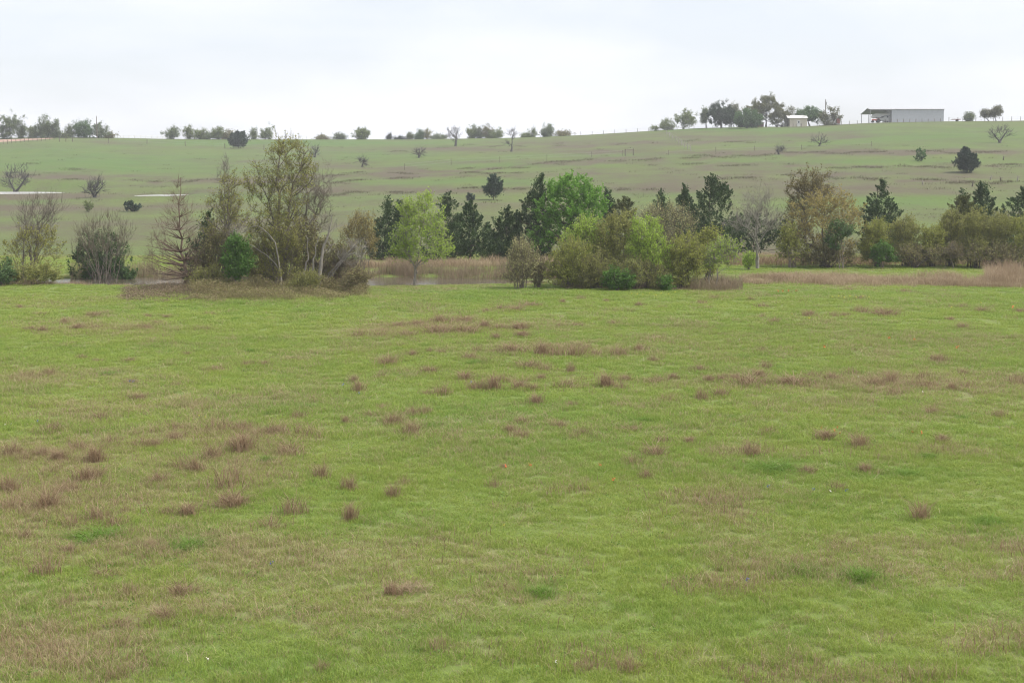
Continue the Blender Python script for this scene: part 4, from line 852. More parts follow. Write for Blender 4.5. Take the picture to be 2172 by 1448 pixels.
# --- rough dark brush painting in the shade of the hillside's terrace banks, and stray weeds
BP = []
for xs, ys, w, a in BANKS:
    for px in np.arange(xs[0], xs[-1], 4.0):
        if vnoise(px / 22.0, 0 * px + w, 7) * 2 - .4 < .45: continue
        py = np.interp(px, xs, ys) - 2.5 * math.sin(px / 37.0) - 1.5 * math.sin(px / 13.0); BP.append(at(px + r.normal(0, 2), py + r.normal(0, .9)))
for k in range(260): BP.append(at(r.uniform(0, 2172), r.uniform(300, 470)))
BP = np.array(BP); ii = np.repeat(np.arange(len(BP)), 26); P = BP[ii] + r.normal(0, 1, (len(ii), 3)) * np.array([.8, .8, 0]); P[:, 2] = terrain(P[:, 0], P[:, 1]) - .02
M["bankshade_brush"] = leafmat("bank_shade_brush", [(.085, .078, .045), (.13, .115, .068), (.14, .15, .065)], .35)
blade_obj("rough_grass", P, r.uniform(.15, .48, len(P)), r.uniform(.03, .06, len(P)), M["bankshade_brush"], r, .8, .7, label="dull brush and weeds along the hillside's old terrace banks")

# --- single russet bunch-grass tufts standing in the pasture
TV = []
for v in range(7):
    n = 130; P = np.zeros((n, 3)); sp_ = (.10, .16, .22, .13, .19, .25, .15)[v]; n = (190, 150, 110, 170, 130, 100, 160)[v]; P = np.zeros((n, 3)); P[:, :2] = r.normal(0, sp_, (n, 2)) * np.array([1, .8]) + (r.random((4, 2)) - .5)[r.integers(0, 4, n)] * .18
    out_ = unit(np.concatenate([P[:, :2], np.zeros((n, 1))], 1))
    h = r.uniform(.45, 1.0, n) * np.exp(-(np.hypot(P[:, 0], P[:, 1]) / .42) ** 2)
    V, q, t = blades(P, h, r.uniform(.007, .015, n), r, (.35, .6, .5, .75, .4, .6, .5)[v], .45)
    TV.append(mesh_np("dry_tuft", V, q, t, {"rnd": np.repeat(np.clip(r.normal(.45, .27, n), 0, 1), 5)})); TV[-1].materials.append(M["russet"])
R1 = [(70, 1100, 100, 110), (260, 1100, 90, 80), (370, 1130, 120, 70), (600, 1140, 120, 110), (160, 1130, 80, 60), (320, 1220, 110, 80), (530, 1260, 110, 110), (620, 1240, 90, 80), (50, 1320, 100, 110), (430, 1330, 110, 80), (310, 1430, 130, 140), (70, 1440, 130, 90), (910, 1040, 110, 90), (980, 1040, 60, 60), (700, 1020, 110, 80), (500, 1060, 90, 80), (330, 950, 110, 90), (640, 870, 90, 60), (880, 740, 90, 50), (1120, 930, 90, 70), (1110, 1000, 80, 60), (1380, 940, 140, 100), (1530, 940, 100, 70), (1350, 1110, 100, 100), (1150, 1180, 100, 100), (1250, 1200, 90, 110), (1460, 1300, 160, 220), (1450, 1050, 80, 80), (1560, 1070, 150, 120), (1650, 970, 90, 60), (1760, 960, 110, 70), (1930, 970, 130, 110), (1840, 1090, 140, 80), (2040, 1240, 80, 100), (1470, 1410, 130, 100), (1010, 1270, 100, 80), (640, 1310, 100, 60), (170, 600, 100, 60), (320, 580, 60, 50), (420, 260, 50, 45), (610, 290, 80, 40), (600, 215, 80, 40), (260, 205, 60, 25), (130, 160, 40, 25), (190, 300, 60, 30), (270, 310, 60, 40), (500, 295, 70, 40), (900, 290, 100, 40), (1000, 260, 50, 30), (1060, 220, 50, 25), (1330, 200, 60, 25), (940, 215, 40, 25), (520, 480, 50, 35), (620, 500, 60, 25), (1190, 460, 40, 30), (820, 500, 60, 30), (1380, 560, 80, 45), (1570, 530, 50, 40), (1690, 525, 60, 35), (1850, 490, 80, 35), (830, 640, 60, 40), (1130, 660, 60, 40), (1900, 860, 70, 60)]
R2 = [(80, 630, 50, 45), (300, 520, 90, 70), (450, 460, 60, 40), (560, 440, 30, 35), (635, 445, 40, 30), (560, 570, 90, 50), (250, 605, 50, 60), (790, 610, 90, 60), (815, 485, 70, 50), (860, 435, 50, 45), (985, 445, 50, 30), (915, 510, 60, 50), (1095, 440, 140, 60), (1280, 455, 90, 80), (1370, 460, 90, 90), (1490, 460, 90, 80), (1560, 430, 60, 50), (1620, 460, 50, 40), (1770, 460, 70, 70), (1910, 435, 80, 50), (1990, 500, 60, 40), (1190, 540, 110, 60), (1295, 560, 60, 60), (1460, 570, 45, 70), (1040, 630, 60, 70), (865, 680, 80, 70), (960, 680, 100, 100), (1140, 670, 90, 70), (1215, 680, 60, 45), (1270, 615, 60, 40), (1430, 660, 120, 60), (1680, 660, 100, 90), (1770, 675, 70, 60), (1800, 620, 70, 50), (1990, 630, 110, 40), (2110, 610, 60, 40), (640, 710, 80, 70), (540, 710, 50, 40), (1235, 770, 90, 65), (1470, 785, 60, 45), (2070, 750, 70, 60), (265, 800, 60, 40), (460, 845, 70, 70), (540, 830, 60, 60), (180, 845, 80, 40), (335, 900, 90, 90), (30, 890, 50, 50), (1065, 950, 70, 60), (1140, 980, 80, 60), (1150, 890, 60, 50), (1380, 920, 70, 60), (1540, 970, 60, 80), (1480, 990, 50, 40), (1840, 940, 110, 40), (1990, 1095, 120, 80), (2040, 1020, 80, 70), (970, 1300, 50, 90), (1030, 1180, 40, 40), (405, 1280, 60, 70), (330, 1360, 60, 100), (45, 1310, 80, 90), (1930, 1240, 70, 60), (105, 340, 60, 60), (255, 340, 70, 50), (360, 280, 60, 40), (420, 340, 90, 50), (620, 320, 130, 60), (640, 255, 110, 60), (780, 250, 100, 50), (790, 315, 140, 50), (905, 285, 70, 50), (490, 270, 80, 40), (1010, 290, 90, 40), (1150, 295, 110, 50), (990, 355, 60, 40), (1160, 340, 100, 40), (930, 185, 60, 30), (1020, 170, 70, 30), (1115, 175, 80, 35), (1200, 150, 90, 35), (1690, 120, 40, 20), (1405, 130, 40, 30), (1530, 100, 45, 30), (1890, 145, 40, 30), (2035, 160, 40, 25), (1740, 265, 60, 35), (1500, 275, 80, 30), (1400, 275, 50, 20)]
R3 = [(115, 560, 70, 45), (120, 130, 50, 30), (195, 100, 50, 30), (435, 110, 30, 25), (505, 155, 45, 45), (505, 215, 40, 30), (585, 260, 50, 45), (800, 210, 60, 45), (960, 210, 50, 40), (1035, 215, 50, 30), (1130, 185, 70, 50), (1290, 205, 110, 55), (1780, 160, 50, 40), (1910, 185, 60, 40), (2150, 190, 50, 35), (1780, 290, 50, 45), (1700, 235, 40, 25), (1425, 60, 60, 30), (1055, 45, 40, 25), (1130, 100, 45, 25), (500, 435, 40, 30), (530, 540, 60, 50), (490, 600, 90, 50), (430, 650, 160, 80), (160, 630, 70, 50), (250, 620, 50, 50), (330, 610, 70, 40), (835, 600, 80, 60), (720, 645, 160, 70), (650, 640, 80, 40), (950, 620, 70, 60), (1070, 580, 70, 50), (1210, 650, 90, 60), (1325, 640, 70, 90), (1540, 610, 60, 70), (1480, 660, 100, 60), (1590, 660, 80, 60), (1620, 500, 80, 60), (1785, 580, 50, 40), (1810, 670, 70, 60), (1360, 710, 80, 60), (1710, 680, 60, 50), (2130, 640, 90, 80), (120, 740, 60, 90), (240, 720, 80, 60), (1600, 800, 40, 40), (1580, 830, 60, 50), (2010, 850, 70, 60), (550, 960, 80, 60), (430, 1095, 80, 110), (45, 1020, 80, 50), (900, 990, 130, 60), (1120, 1040, 90, 100), (1170, 1200, 90, 60), (790, 1205, 90, 50), (1660, 1010, 90, 50), (990, 1310, 80, 60)]
R4 = [(160, 420, 70, 70), (450, 350, 110, 110), (630, 310, 110, 120), (735, 350, 110, 80), (1200, 280, 120, 90), (1060, 270, 70, 70), (1480, 220, 140, 80), (1730, 350, 120, 100), (430, 510, 80, 60), (960, 490, 70, 60), (830, 790, 80, 110), (1150, 780, 130, 100), (420, 860, 80, 80), (1040, 930, 110, 80), (760, 980, 130, 50), (660, 660, 140, 50), (2050, 1270, 70, 90), (730, 1320, 90, 80), (800, 260, 60, 50)]
R5 = [(1820, 1270, 90, 110), (1900, 1250, 60, 60), (1540, 1260, 110, 70)]
PLAIN = [(x / 3 + ox, y / 3 + oy, w / 3, h / 3) for L_, ox, oy in ((R1, 0, 600), (R2, 724, 600), (R3, 1448, 600), (R4, 0, 1000), (R5, 724, 1000)) for (x, y, w, h) in L_]
SINGLE = [(874, 920, 32, 30, "dark dense russet tuft standing alone in lush grass left of picture centre"), (762, 830, 26, 26, "compact dark russet tuft straight below the left clump's right end"), (1344, 985, 34, 32, "dark russet tuft alone in lush grass right of picture centre"),
          (741, 1103, 32, 38, "upright dark tuft standing apart right of the dense left hand tufts"), (622, 1088, 42, 40, "darkest thick tuft at the right edge of the dense left hand tufts"), (1951, 1100, 34, 42, "tall straw coloured tuft isolated in the lower right of the pasture"),
          (930, 1378, 32, 46, "tall thin stalky tuft alone near the bottom edge of the picture"), (93, 1217, 48, 42, "bushy tuft with green base low at the far left of the pasture")]
def tuft(px, py, w, h, label, group):
    x, y, z = at(px, py); s = y / F; v = int(r.integers(0, len(TV)))
    o = link("dry_tuft", TV[v], None); o.location = (x, y, z - .01); o.rotation_euler = (0, 0, r.random() * 6.28)
    o.scale = (w * s / .40, w * s / .40, h * s / .60); tag(o, label, "grass tuft", group)
ZONES = [(0, 600, 600, 720, "faint brown grass tuft in the far pasture in front of the left tree clump", "far left tufts"), (600, 1160, 640, 726, "reddish brown grass tuft in the long far patch below the pond", "tufts of the far middle patch"),
         (1160, 2172, 600, 700, "small brown grass tuft in the far green strip below the middle thicket and tan band", "far right tufts"), (0, 560, 720, 860, "small faded grass tuft in the quiet left middle of the pasture", "left middle tufts"),
         (1560, 2172, 760, 860, "brown grass tuft in the broken band across the right middle of the pasture", "tufts of the right middle band"), (560, 1560, 700, 800, "brown grass tuft in the bright green middle just below the far reddish patch", "tufts below the far patch"),
         (560, 1560, 800, 900, "brown grass tuft in the central belt of the pasture among bright green grass", "tufts of the central belt"), (0, 700, 860, 980, "straw brown grass tuft at the back of the dense left hand tuft field", "back tufts of the left field"),
         (0, 700, 980, 1150, "dense russet grass tuft in the front of the left hand tuft field", "front tufts of the left field"), (700, 2172, 860, 1120, "thin brown grass tuft scattered over the right and central near pasture", "near pasture tufts"), (0, 2172, 0, 1500, "ragged straw tuft sunk in the pale near grass along the bottom of the picture", "bottom tufts")]
for (x, y, w, h) in PLAIN:
    zz = next(z_ for z_ in ZONES if z_[0] <= x < z_[1] and z_[2] <= y < z_[3]); tuft(x, y, w, h, zz[4], zz[5])
for (x, y, w, h, lab) in SINGLE: tuft(x, y, w, h, lab, None)
SX, SY, SH = [], [], []
for (px, py, w, h) in PLAIN:
    x, y, z = at(px, py); s = y / F; n = int(np.clip(60 * (w * s / .5) ** 1.2, 16, 160))
    SX.append(x + r.normal(0, w * s * .8, n)); SY.append(y + r.normal(0, w * s * .9, n)); SH.append(h * s * r.uniform(.25, .9, n))
for (cx, cy, rx, ry, a_) in DRY_NEAR:
    n = int(1700 * a_); q_ = unit(r.normal(size=(n, 2))) * r.random((n, 1)) ** .6; px = cx + q_[:, 0] * rx; py = np.clip(cy + q_[:, 1] * ry, 622, 1500); u, v = uv_of(px, py); y = -CAMZ / v
    k = r.random(n) < np.clip(3 * (fbm(u * y / 1.3, y / 1.6, 191, 3) - .38), 0, 1); SX.append((u * y)[k]); SY.append(y[k]); SH.append(r.uniform(.10, .34, k.sum()))
SX, SY, SH = np.concatenate(SX), np.concatenate(SY), np.concatenate(SH)
blade_obj("dry_grass", np.stack([SX, SY, terrain(SX, SY) - .01], 1), np.clip(SH, .08, .5), r.uniform(.006, .013, len(SX)) * (.7 + SY / 70), M["russet"], r, .6, .6, label="loose russet and straw stems of last year's grass among the green sward")
n = 60000; y = 17 + 45 * r.random(n) ** 1.15; x = (r.random(n) * 2 - 1) * (.40 * y + 2); z = terrain(x, y); d_, l_ = tones(x, y, z)
k = r.random(n) < np.clip(1.5 * d_ - .08 + .8 * (fbm(x / .8, y / .8, 201, 2) - .5), .05, 1); x, y, z = x[k], y[k], z[k]
M["straw"] = leafmat("pale_straw_stems", [(.30, .21, .12), (.48, .38, .22), (.60, .52, .33)], .35)
blade_obj("dry_grass", np.stack([x, y, z], 1), r.uniform(.09, .24, len(x)) * (.8 + y / 120), r.uniform(.005, .0095, len(x)) * (.75 + y / 75), M["straw"], r, 1.1, 1.0, label="pale curved straw stems lying through the near grass")
x, y, z = at(864, 1254); n = 260
P = np.stack([x + r.normal(0, .20, n), y + r.normal(0, .16, n), np.zeros(n)], 1); P[:, 2] = terrain(P[:, 0], P[:, 1]) + r.random(n) * .06
blade_obj("dead_grass_heap", P - np.array([x, y, z]), r.uniform(.08, .2, n), r.uniform(.006, .01, n), M["tan"], r, 2.2, 1.2, None, None).location = (x, y, z)
tag(bpy.data.objects["dead_grass_heap"], "flattened grey tan heap of dead grass low in the middle foreground", "grass heap")

# --- lush dark green clumps
LV = []
for v in range(3):
    n = 230; P = np.zeros((n, 3)); P[:, :2] = r.normal(0, .22, (n, 2))
    V, q, t = blades(P, r.uniform(.5, 1.0, n) * np.exp(-(np.hypot(P[:, 0], P[:, 1]) / .5) ** 2), r.uniform(.010, .018, n), r, .7, .8)
    LV.append(mesh_np("green_tuft", V, q, t, {"rnd": np.repeat(r.random(n) * .6, 5)}))
M["clump"] = leafmat("dark_green_clump_blades", [(.13, .24, .03), (.19, .31, .045)], .4)
for me in LV: me.materials.append(M["clump"])
for (px, py, w, h) in [(531, 745, 20, 10), (230, 794, 34, 10), (640, 660, 34, 10), (500, 677, 18, 7), (180, 658, 34, 8), (1010, 772, 40, 14), (915, 904, 50, 14), (1367, 894, 30, 14), (1290, 918, 24, 8), (1640, 995, 90, 22), (1925, 1008, 46, 18), (2040, 886, 30, 9), (1555, 886, 26, 10), (400, 1160, 80, 26), (208, 1140, 110, 26), (565, 980, 34, 24), (1575, 758, 36, 8), (1660, 782, 44, 8), (1700, 1212, 70, 26), (1826, 1228, 80, 40), (1965, 972, 40, 18), (650, 865, 40, 16), (560, 910, 40, 12), (1080, 938, 26, 12), (2095, 1110, 70, 22), (1150, 1262, 60, 30)]:
    x, y, z = at(px, py); s = y / F; o = link("green_tuft", LV[int(r.integers(0, 3))], None); o.location = (x, y, z - .01); o.rotation_euler = (0, 0, r.random() * 6)
    o.scale = (w * s / .75, w * s / .75, h * s / .8); tag(o, "lush dark green grass clump standing a little above the pasture sward", "grass tuft", "dark green grass clumps in the pasture")

# --- low broad-leaved weeds in the turf
n = 1500; y = 16 + 50 * r.random(n) ** 1.1; x = (r.random(n) * 2 - 1) * (.40 * y + 2); C = []
m_ = 14; ii = np.repeat(np.arange(n), m_); k = fbm(x / 2, y / 2, 221, 3)[ii] > .46; ii = ii[k]
C = np.stack([x[ii], y[ii], terrain(x[ii], y[ii])], 1) + np.stack([r.normal(0, .07, len(ii)), r.normal(0, .07, len(ii)), r.uniform(.03, .12, len(ii))], 1)
V, q, rn = leaf_quads(C, .038, r, .2)
M["weedleaf"] = leafmat("broad_weed_leaves", [(.12, .22, .04), (.16, .27, .05), (.20, .28, .09)], .3)
tag(link("weeds", mesh_np("weeds", V, q, None, {"rnd": rn}), M["weedleaf"]), "small dark broad leaved weeds dotted through the near turf", kind="stuff")

# --- wild flowers
def flower_mesh(name, col, n=9, up=.16, s=.03):
    m_, nt_, out_ = mat_new(name + "_petals"); p_ = nd(nt_, "ShaderNodeBsdfPrincipled"); p_.inputs["Base Color"].default_value = (*col, 1); p_.inputs["Roughness"].default_value = .6; nt_.links.new(p_.outputs[0], out_.inputs[0])
    C = np.stack([r.normal(0, s * .6, n), r.normal(0, s * .6, n), up + r.normal(0, s * .7, n)], 1); V, q, rn = leaf_quads(C, s * 1.5, r)
    b_ = MB().tube([(0, 0, 0), (.005, 0, up)], .004, 3)
    me = mesh_np(name, V, q, None, {"rnd": rn}); me.materials.append(m_); ms_ = bpy.data.meshes.new("flower_stem"); ms_.from_pydata(b_.v, [], b_.f); ms_.materials.append(M["clump"])
    return me, ms_
FL = {"orange": flower_mesh("orange_flower", (.75, .13, .03)), "blue": flower_mesh("blue_flower", (.10, .14, .45)), "white": flower_mesh("white_flower", (.75, .70, .66), 5, .12, .022), "yellow": flower_mesh("yellow_flower", (.62, .55, .06), 7, .2, .03)}
FP = {"orange": [(1073, 998), (1124, 994), (1272, 994), (1301, 1027), (1742, 915), (1770, 921), (1776, 914), (1782, 926), (1936, 923), (1955, 926), (1650, 624), (1660, 625), (1672, 624), (1690, 623), (1885, 724), (1938, 727), (2030, 745), (2148, 660), (1748, 743)],
      "blue": [(577, 1206), (1630, 1041), (1725, 1048), (1796, 1050), (729, 824), (1000, 819), (761, 842), (80, 901), (1586, 1242), (276, 816), (284, 817)],
      "white": [(825, 936), (1048, 914), (1047, 919), (1455, 1063), (1484, 1063), (1244, 1090), (10, 907), (24, 906), (947, 890), (905, 890), (1957, 838), (1820, 806), (1568, 728), (1337, 743), (1660, 1040), (1761, 1050), (1180, 1417), (440, 1410)],
      "yellow": [(423, 892), (436, 895), (1069, 1128), (1340, 632), (1352, 634), (1364, 635), (1378, 633), (1390, 636), (1402, 632), (1418, 634), (1432, 630), (1765, 640), (1778, 638), (1790, 641), (1802, 638), (1815, 641), (1830, 639), (1842, 640), (1680, 677), (1715, 686), (2080, 653), (2018, 663)]}
FT = {"orange": "single orange red paintbrush flower in the grass", "blue": "single blue lupin spike in the grass", "white": "small white flower in the grass", "yellow": "small yellow mustard flower in the grass"}
for c, L_ in FP.items():
    for (px, py) in L_:
        x, y, z = at(px, py); e = empty("wild_flower", (x, y, z), r.random() * 6); s = np.clip(y / 52, .8, 1.5); e.scale = (s, s, s)
        tag(e, FT[c], "flower", c + " wild flowers in the pasture"); link("petals", FL[c][0], None, e); link("stem", FL[c][1], None, e)
# ================================================================ farmstead on the skyline
def flat(name, col, rough=.6, metal=0.0):
    m_, nt_, out_ = mat_new(name); p_ = nd(nt_, "ShaderNodeBsdfPrincipled")
    n_ = nd(nt_, "ShaderNodeTexNoise"); n_.inputs["Scale"].default_value = 1.3; n_.inputs["Detail"].default_value = 5; tc_ = nd(nt_, "ShaderNodeTexCoord"); nt_.links.new(tc_.outputs["Object"], n_.inputs["Vector"])
    c_ = ramp_node(nt_, [tuple(v * .82 for v in col), tuple(min(v * 1.12, 1) for v in col)], n_.outputs["Fac"]); nt_.links.new(c_, p_.inputs["Base Color"])
    p_.inputs["Roughness"].default_value = rough; p_.inputs["Metallic"].default_value = metal; nt_.links.new(p_.outputs[0], out_.inputs[0]); return m_
M["tin"] = flat("galvanised_sheet", (.47, .48, .52), .55, .15); M["tin_roof"] = flat("pale_tin_roof", (.40, .40, .42), .6, .1); M["steel"] = flat("grey_steel_post", (.34, .34, .34), .5, .3)
M["cream"] = flat("cream_boards", (.52, .47, .38), .8); M["white"] = flat("white_paint", (.75, .74, .72), .5); M["rv"] = flat("trailer_skin", (.62, .62, .60), .4); M["rvdark"] = flat("trailer_stripe", (.16, .18, .22), .4)
M["black"] = flat("black_rubber", (.03, .03, .03), .8); M["red"] = flat("red_tractor_paint", (.42, .075, .045), .5); M["rust"] = flat("rusty_iron", (.21, .085, .06), .8); M["glass"] = flat("dark_window_glass", (.04, .05, .06), .1)
M["dullred"] = flat("faded_red_boards", (.13, .05, .04), .8); M["wood"] = flat("weathered_post", (.17, .14, .11), .9); M["paleo"] = flat("pale_weathered_post", (.36, .33, .29), .9); M["darkwood"] = flat("dark_timber", (.06, .05, .045), .9); M["brickred"] = flat("rust_red_box", (.27, .10, .08), .8)

# --- barn
D0 = 486.0
kx = D0 / F
xl, _, _ = at_depth(1845.5, D0, 250); xr, _, _ = at_depth(2002, D0, 250)
zb = float(terrain((xl + xr) / 2, D0)) - .1; Lb = xr - xl; Wd = 12.0
fl = float(terrain(xl, D0))
barn = empty("barn", ((xl + xr) / 2, D0, zb)); tag(barn, "long grey metal barn with an open left bay on the right skyline", "barn")
hw = Lb / 2; fe = 4.35; ridge = 4.75; be = 3.2; ry_ = 3.0; xo = -hw + 7.3
npan = 9; pw = (hw - xo) / npan
for i in range(npan):
    b_ = MB(); x0 = xo + i * pw; b_.box((x0 + pw / 2, 0, fe / 2 - .5), (pw - .03, .06, fe + 1.0))
    for j in range(4): b_.box((x0 + (j + .5) * pw / 4, -.045, fe / 2 - .5), (.10, .04, fe + .98))
    b_.build("wall_panel", M["tin"], barn)
MB().prism([(.05, -1.0), (Wd, -1.0), (Wd, be), (ry_, ridge - .1), (.05, fe)], "x", hw - .06, hw).build("end_wall", M["tin"], barn)
MB().prism([(.05, -1.0), (Wd, -1.0), (Wd, be), (ry_, ridge - .1), (.05, fe)], "x", xo, xo + .06).build("inner_wall", M["tin"], barn)
MB().box(((xo + hw) / 2, Wd, be / 2 - .5), (hw - xo, .06, be + 1.0)).build("back_wall", M["tin"], barn)
t_ = .12
MB().prism([(-.35, fe - .02), (ry_, ridge), (Wd + .4, be - .05), (Wd + .4, be + t_ - .05), (ry_, ridge + t_), (-.35, fe + t_ - .02)], "x", -hw - .3, hw + .25).build("roof", M["tin_roof"], barn)
MB().box((-hw + (xo + hw) / 2, -.36, fe - .02), (xo + hw + .6, .05, .24)).build("fascia", M["tin_roof"], barn)
for (px_, yy, hh) in ((-hw, 0, fe), (-hw + 1.1, Wd * .52, 3.9), (-hw + .05, Wd, be), (xo - 1.0, 0, fe)):
    MB().box((px_, yy, hh / 2 - .6), (.17, .17, hh + 1.2)).build("post", M["steel"], barn)
# --- travel trailer under the open bay
tx, ty = xo - 3.0, 4.0
tz = float(terrain((xl + xr) / 2 + tx, D0 + ty)) - zb
trl = empty("travel_trailer", ((xl + xr) / 2 + tx + .8, D0 + ty, zb + tz)); tag(trl, "pale fifth wheel travel trailer parked under the barn's open bay", "trailer")
MB().prism([(-3.4, 1.75), (-3.5, 2.3), (-3.1, 2.9), (-2.4, 3.15), (2.9, 3.15), (2.9, .65), (-1.0, .65), (-1.2, 1.6), (-2.2, 1.7)], "y", -1.2, 1.2).build("body", M["rv"], trl, .06)
MB().prism([(-3.0, 1.9), (-1.2, 1.75), (0.3, 2.4), (2.9, 2.6), (2.9, 2.35), (.5, 2.15), (-.9, 1.55)], "y", -1.23, -1.205).build("stripe", M["rvdark"], trl)
for x_ in (-.2, 1.6): MB().box((x_, -1.215, 2.0), (.7, .03, .45)).build("window", M["glass"], trl)
for x_ in (.9, 1.75):
    MB().prism([(x_ + .36 * math.cos(a), .38 + .36 * math.sin(a)) for a in np.linspace(0, 2 * math.pi, 15)[:-1]], "y", -1.15, -.9).build("wheel", M["black"], trl)
# --- red tractor in front of the bay
gx, gy, gz = at_depth(1857, D0 - 1.5, 262)
trc = empty("tractor", (gx, gy, gz)); tag(trc, "small red tractor at the front of the barn's open bay", "tractor")
MB().box((-.5, 0, .95), (1.5, .7, .55)).build("hood", M["red"], trc, .06); MB().box((.7, 0, .85), (1.0, .6, .5)).build("body", M["red"], trc, .05); MB().box((.9, 0, 1.35), (.5, .5, .12)).box((1.12, 0, 1.6), (.1, .5, .5)).build("seat", M["black"], trc, .02)
MB().tube([(.2, 0, 1.2), (.35, 0, 1.65)], .03, 5).tube([(.35 + .16 * math.sin(a), .2 * math.cos(a), 1.66) for a in np.linspace(0, 6.28, 11)], .02, 4).build("steering_wheel", M["black"], trc)
for s_ in (-1, 1):
    for x_, rr, ww, nm in ((.85, .66, .32, "rear_wheel"), (-.95, .38, .2, "front_wheel")):
        MB().prism([(x_ + rr * math.cos(a), rr + rr * math.sin(a)) for a in np.linspace(0, 2 * math.pi, 17)[:-1]], "y", s_ * .55, s_ * (.55 + ww)).build(nm, M["black"], trc)
    MB().box((.85, s_ * .72, 1.38), (.9, .36, .06)).build("mudguard", M["red"], trc)
MB().tube([(-.8, 0, 1.1), (-.8, 0, 1.75)], .04, 5).build("exhaust", M["rust"], trc)
# --- cream shed
D1 = 489.0; x0, _, _ = at_depth(1675.5, D1, 260); x1, _, _ = at_depth(1712, D1, 260); z0 = float(terrain((x0 + x1) / 2, D1)); w1 = x1 - x0
sh = empty("shed", ((x0 + x1) / 2, D1, z0)); tag(sh, "small cream shed with a white roof among the skyline trees", "shed")
for i in range(8): MB().box((-w1 / 2 + (i + .5) * w1 / 8, 0, 1.25), (w1 / 8 - .03, .08, 3.3)).build("wall_board", M["cream"], sh)
MB().prism([(.05, -.5), (4.6, -.5), (4.6, 2.6), (2.3, 3.7), (.05, 2.85)], "x", -w1 / 2, -w1 / 2 + .1).build("gable_wall", M["cream"], sh)
MB().prism([(.05, -.5), (4.6, -.5), (4.6, 2.6), (2.3, 3.7), (.05, 2.85)], "x", w1 / 2 - .1, w1 / 2).build("gable_wall", M["cream"], sh)
MB().prism([(-.35, 2.8), (2.3, 3.72), (4.9, 2.55), (4.9, 2.67), (2.3, 3.86), (-.35, 2.92)], "x", -w1 / 2 - .9, w1 / 2 + .2).build("roof", M["white"], sh)
dr = MB().box((.05, -.07, 1.0), (.95, .06, 2.05)).build("door", M["white"], sh); MB().box((.35, -.12, 1.0), (.06, .06, .18)).build("handle", M["black"], dr)
wd = MB().box((.05, -.11, 1.5), (.5, .03, .6)).build("door_window", M["glass"], dr)
MB().box((-w1 / 2 - .7, .2, 1.1), (.12, .12, 3.2)).build("porch_post", M["darkwood"], sh); MB().box((-w1 / 2 - .7, 4.3, 1.1), (.12, .12, 3.0)).build("porch_post", M["darkwood"], sh)
MB().box((0, -1.1, .75), (2.2, .07, .07)).box((-1.0, -1.1, .3), (.08, .08, .95)).box((.9, -1.1, .3), (.08, .08, .95)).build("railing", M["darkwood"], sh)
# --- low rusty shed under the olive oak
D2 = 496.0; x0, _, _ = at_depth(1568, D2, 265); x1, _, _ = at_depth(1620, D2, 265); z0 = float(terrain((x0 + x1) / 2, D2)); w1 = x1 - x0
lo = empty("low_shed", ((x0 + x1) / 2, D2, z0)); tag(lo, "low dark shed with a rust red right side under the largest olive oak", "shed")
for (a_, b_, mm) in ((-w1 / 2, -.8, "darkwood"), (-.8, w1 * .18, "darkwood"), (w1 * .18, w1 / 2, "dullred")): MB().box(((a_ + b_) / 2, 0, .2), (b_ - a_ - .04, .1, 2.4)).build("wall_panel", M[mm], lo)
MB().box((-w1 / 2 + .05, 1.6, .2), (.1, 3, 2.4)).box((w1 / 2 - .05, 1.6, .2), (.1, 3, 2.4)).build("side_wall", M["darkwood"], lo)
MB().prism([(-.3, 1.42), (3.4, 1.75), (3.4, 1.85), (-.3, 1.52)], "x", -w1 / 2 - .2, w1 / 2 + .2).build("roof", M["darkwood"], lo)
# --- dark utility vehicle, rust red box, low red trailer
gx, gy, gz = at_depth(1653, 489, 268); uvh = empty("utility_vehicle", (gx, gy, gz)); tag(uvh, "dark little utility vehicle parked left of the cream shed", "vehicle")
MB().prism([(-1.3, .35), (-1.35, .75), (-.5, .85), (-.1, .8), (.1, .7), (1.2, .75), (1.25, .35)], "y", -.65, .65).build("body", M["darkwood"], uvh, .03)
MB().box((-.15, 0, 1.42), (.9, 1.2, .06)).box((-.55, .5, 1.1), (.06, .06, .65)).box((-.55, -.5, 1.1), (.06, .06, .65)).box((.25, .5, 1.1), (.06, .06, .65)).box((.25, -.5, 1.1), (.06, .06, .65)).build("roll_cage", M["black"], uvh)
for x_ in (-.85, .8):
    for s_ in (-1, 1): MB().prism([(x_ + .32 * math.cos(a), .32 + .32 * math.sin(a)) for a in np.linspace(0, 2 * math.pi, 13)[:-1]], "y", s_ * .5, s_ * .72).build("wheel", M["black"], uvh)
gx, gy, gz = at_depth(1777.5, 487, 266); bx_ = empty("rusty_tank", (gx, gy, gz)); tag(bx_, "upright rust red box tank on legs right of the bronze tree", "tank")
MB().box((0, 0, 1.25), (1.05, 1.05, 1.6)).build("body", M["brickred"], bx_, .05); MB().box((0, 0, 2.08), (1.15, 1.15, .08)).build("lid", M["rust"], bx_)
for a_ in (-.4, .4):
    for b_ in (-.4, .4): MB().box((a_, b_, .2), (.1, .1, .7)).build("leg", M["rust"], bx_)
gx, gy, gz = at_depth(2028, 484, 258); lt = empty("flat_trailer", (gx, gy, gz)); tag(lt, "low flat trailer with a red bed right of the barn", "trailer")
MB().box((0, 0, .62), (2.7, 1.6, .14)).build("bed", M["brickred"], lt); MB().tube([(-1.3, 0, .5), (-2.1, 0, .45)], .05, 5).build("drawbar", M["steel"], lt); MB().box((0, 0, .74), (2.5, 1.4, .08)).build("deck", M["rust"], lt)
for s_ in (-1, 1): MB().prism([(.3 + .3 * math.cos(a), .3 + .3 * math.sin(a)) for a in np.linspace(0, 2 * math.pi, 13)[:-1]], "y", s_ * .65, s_ * .84).build("wheel", M["black"], lt)

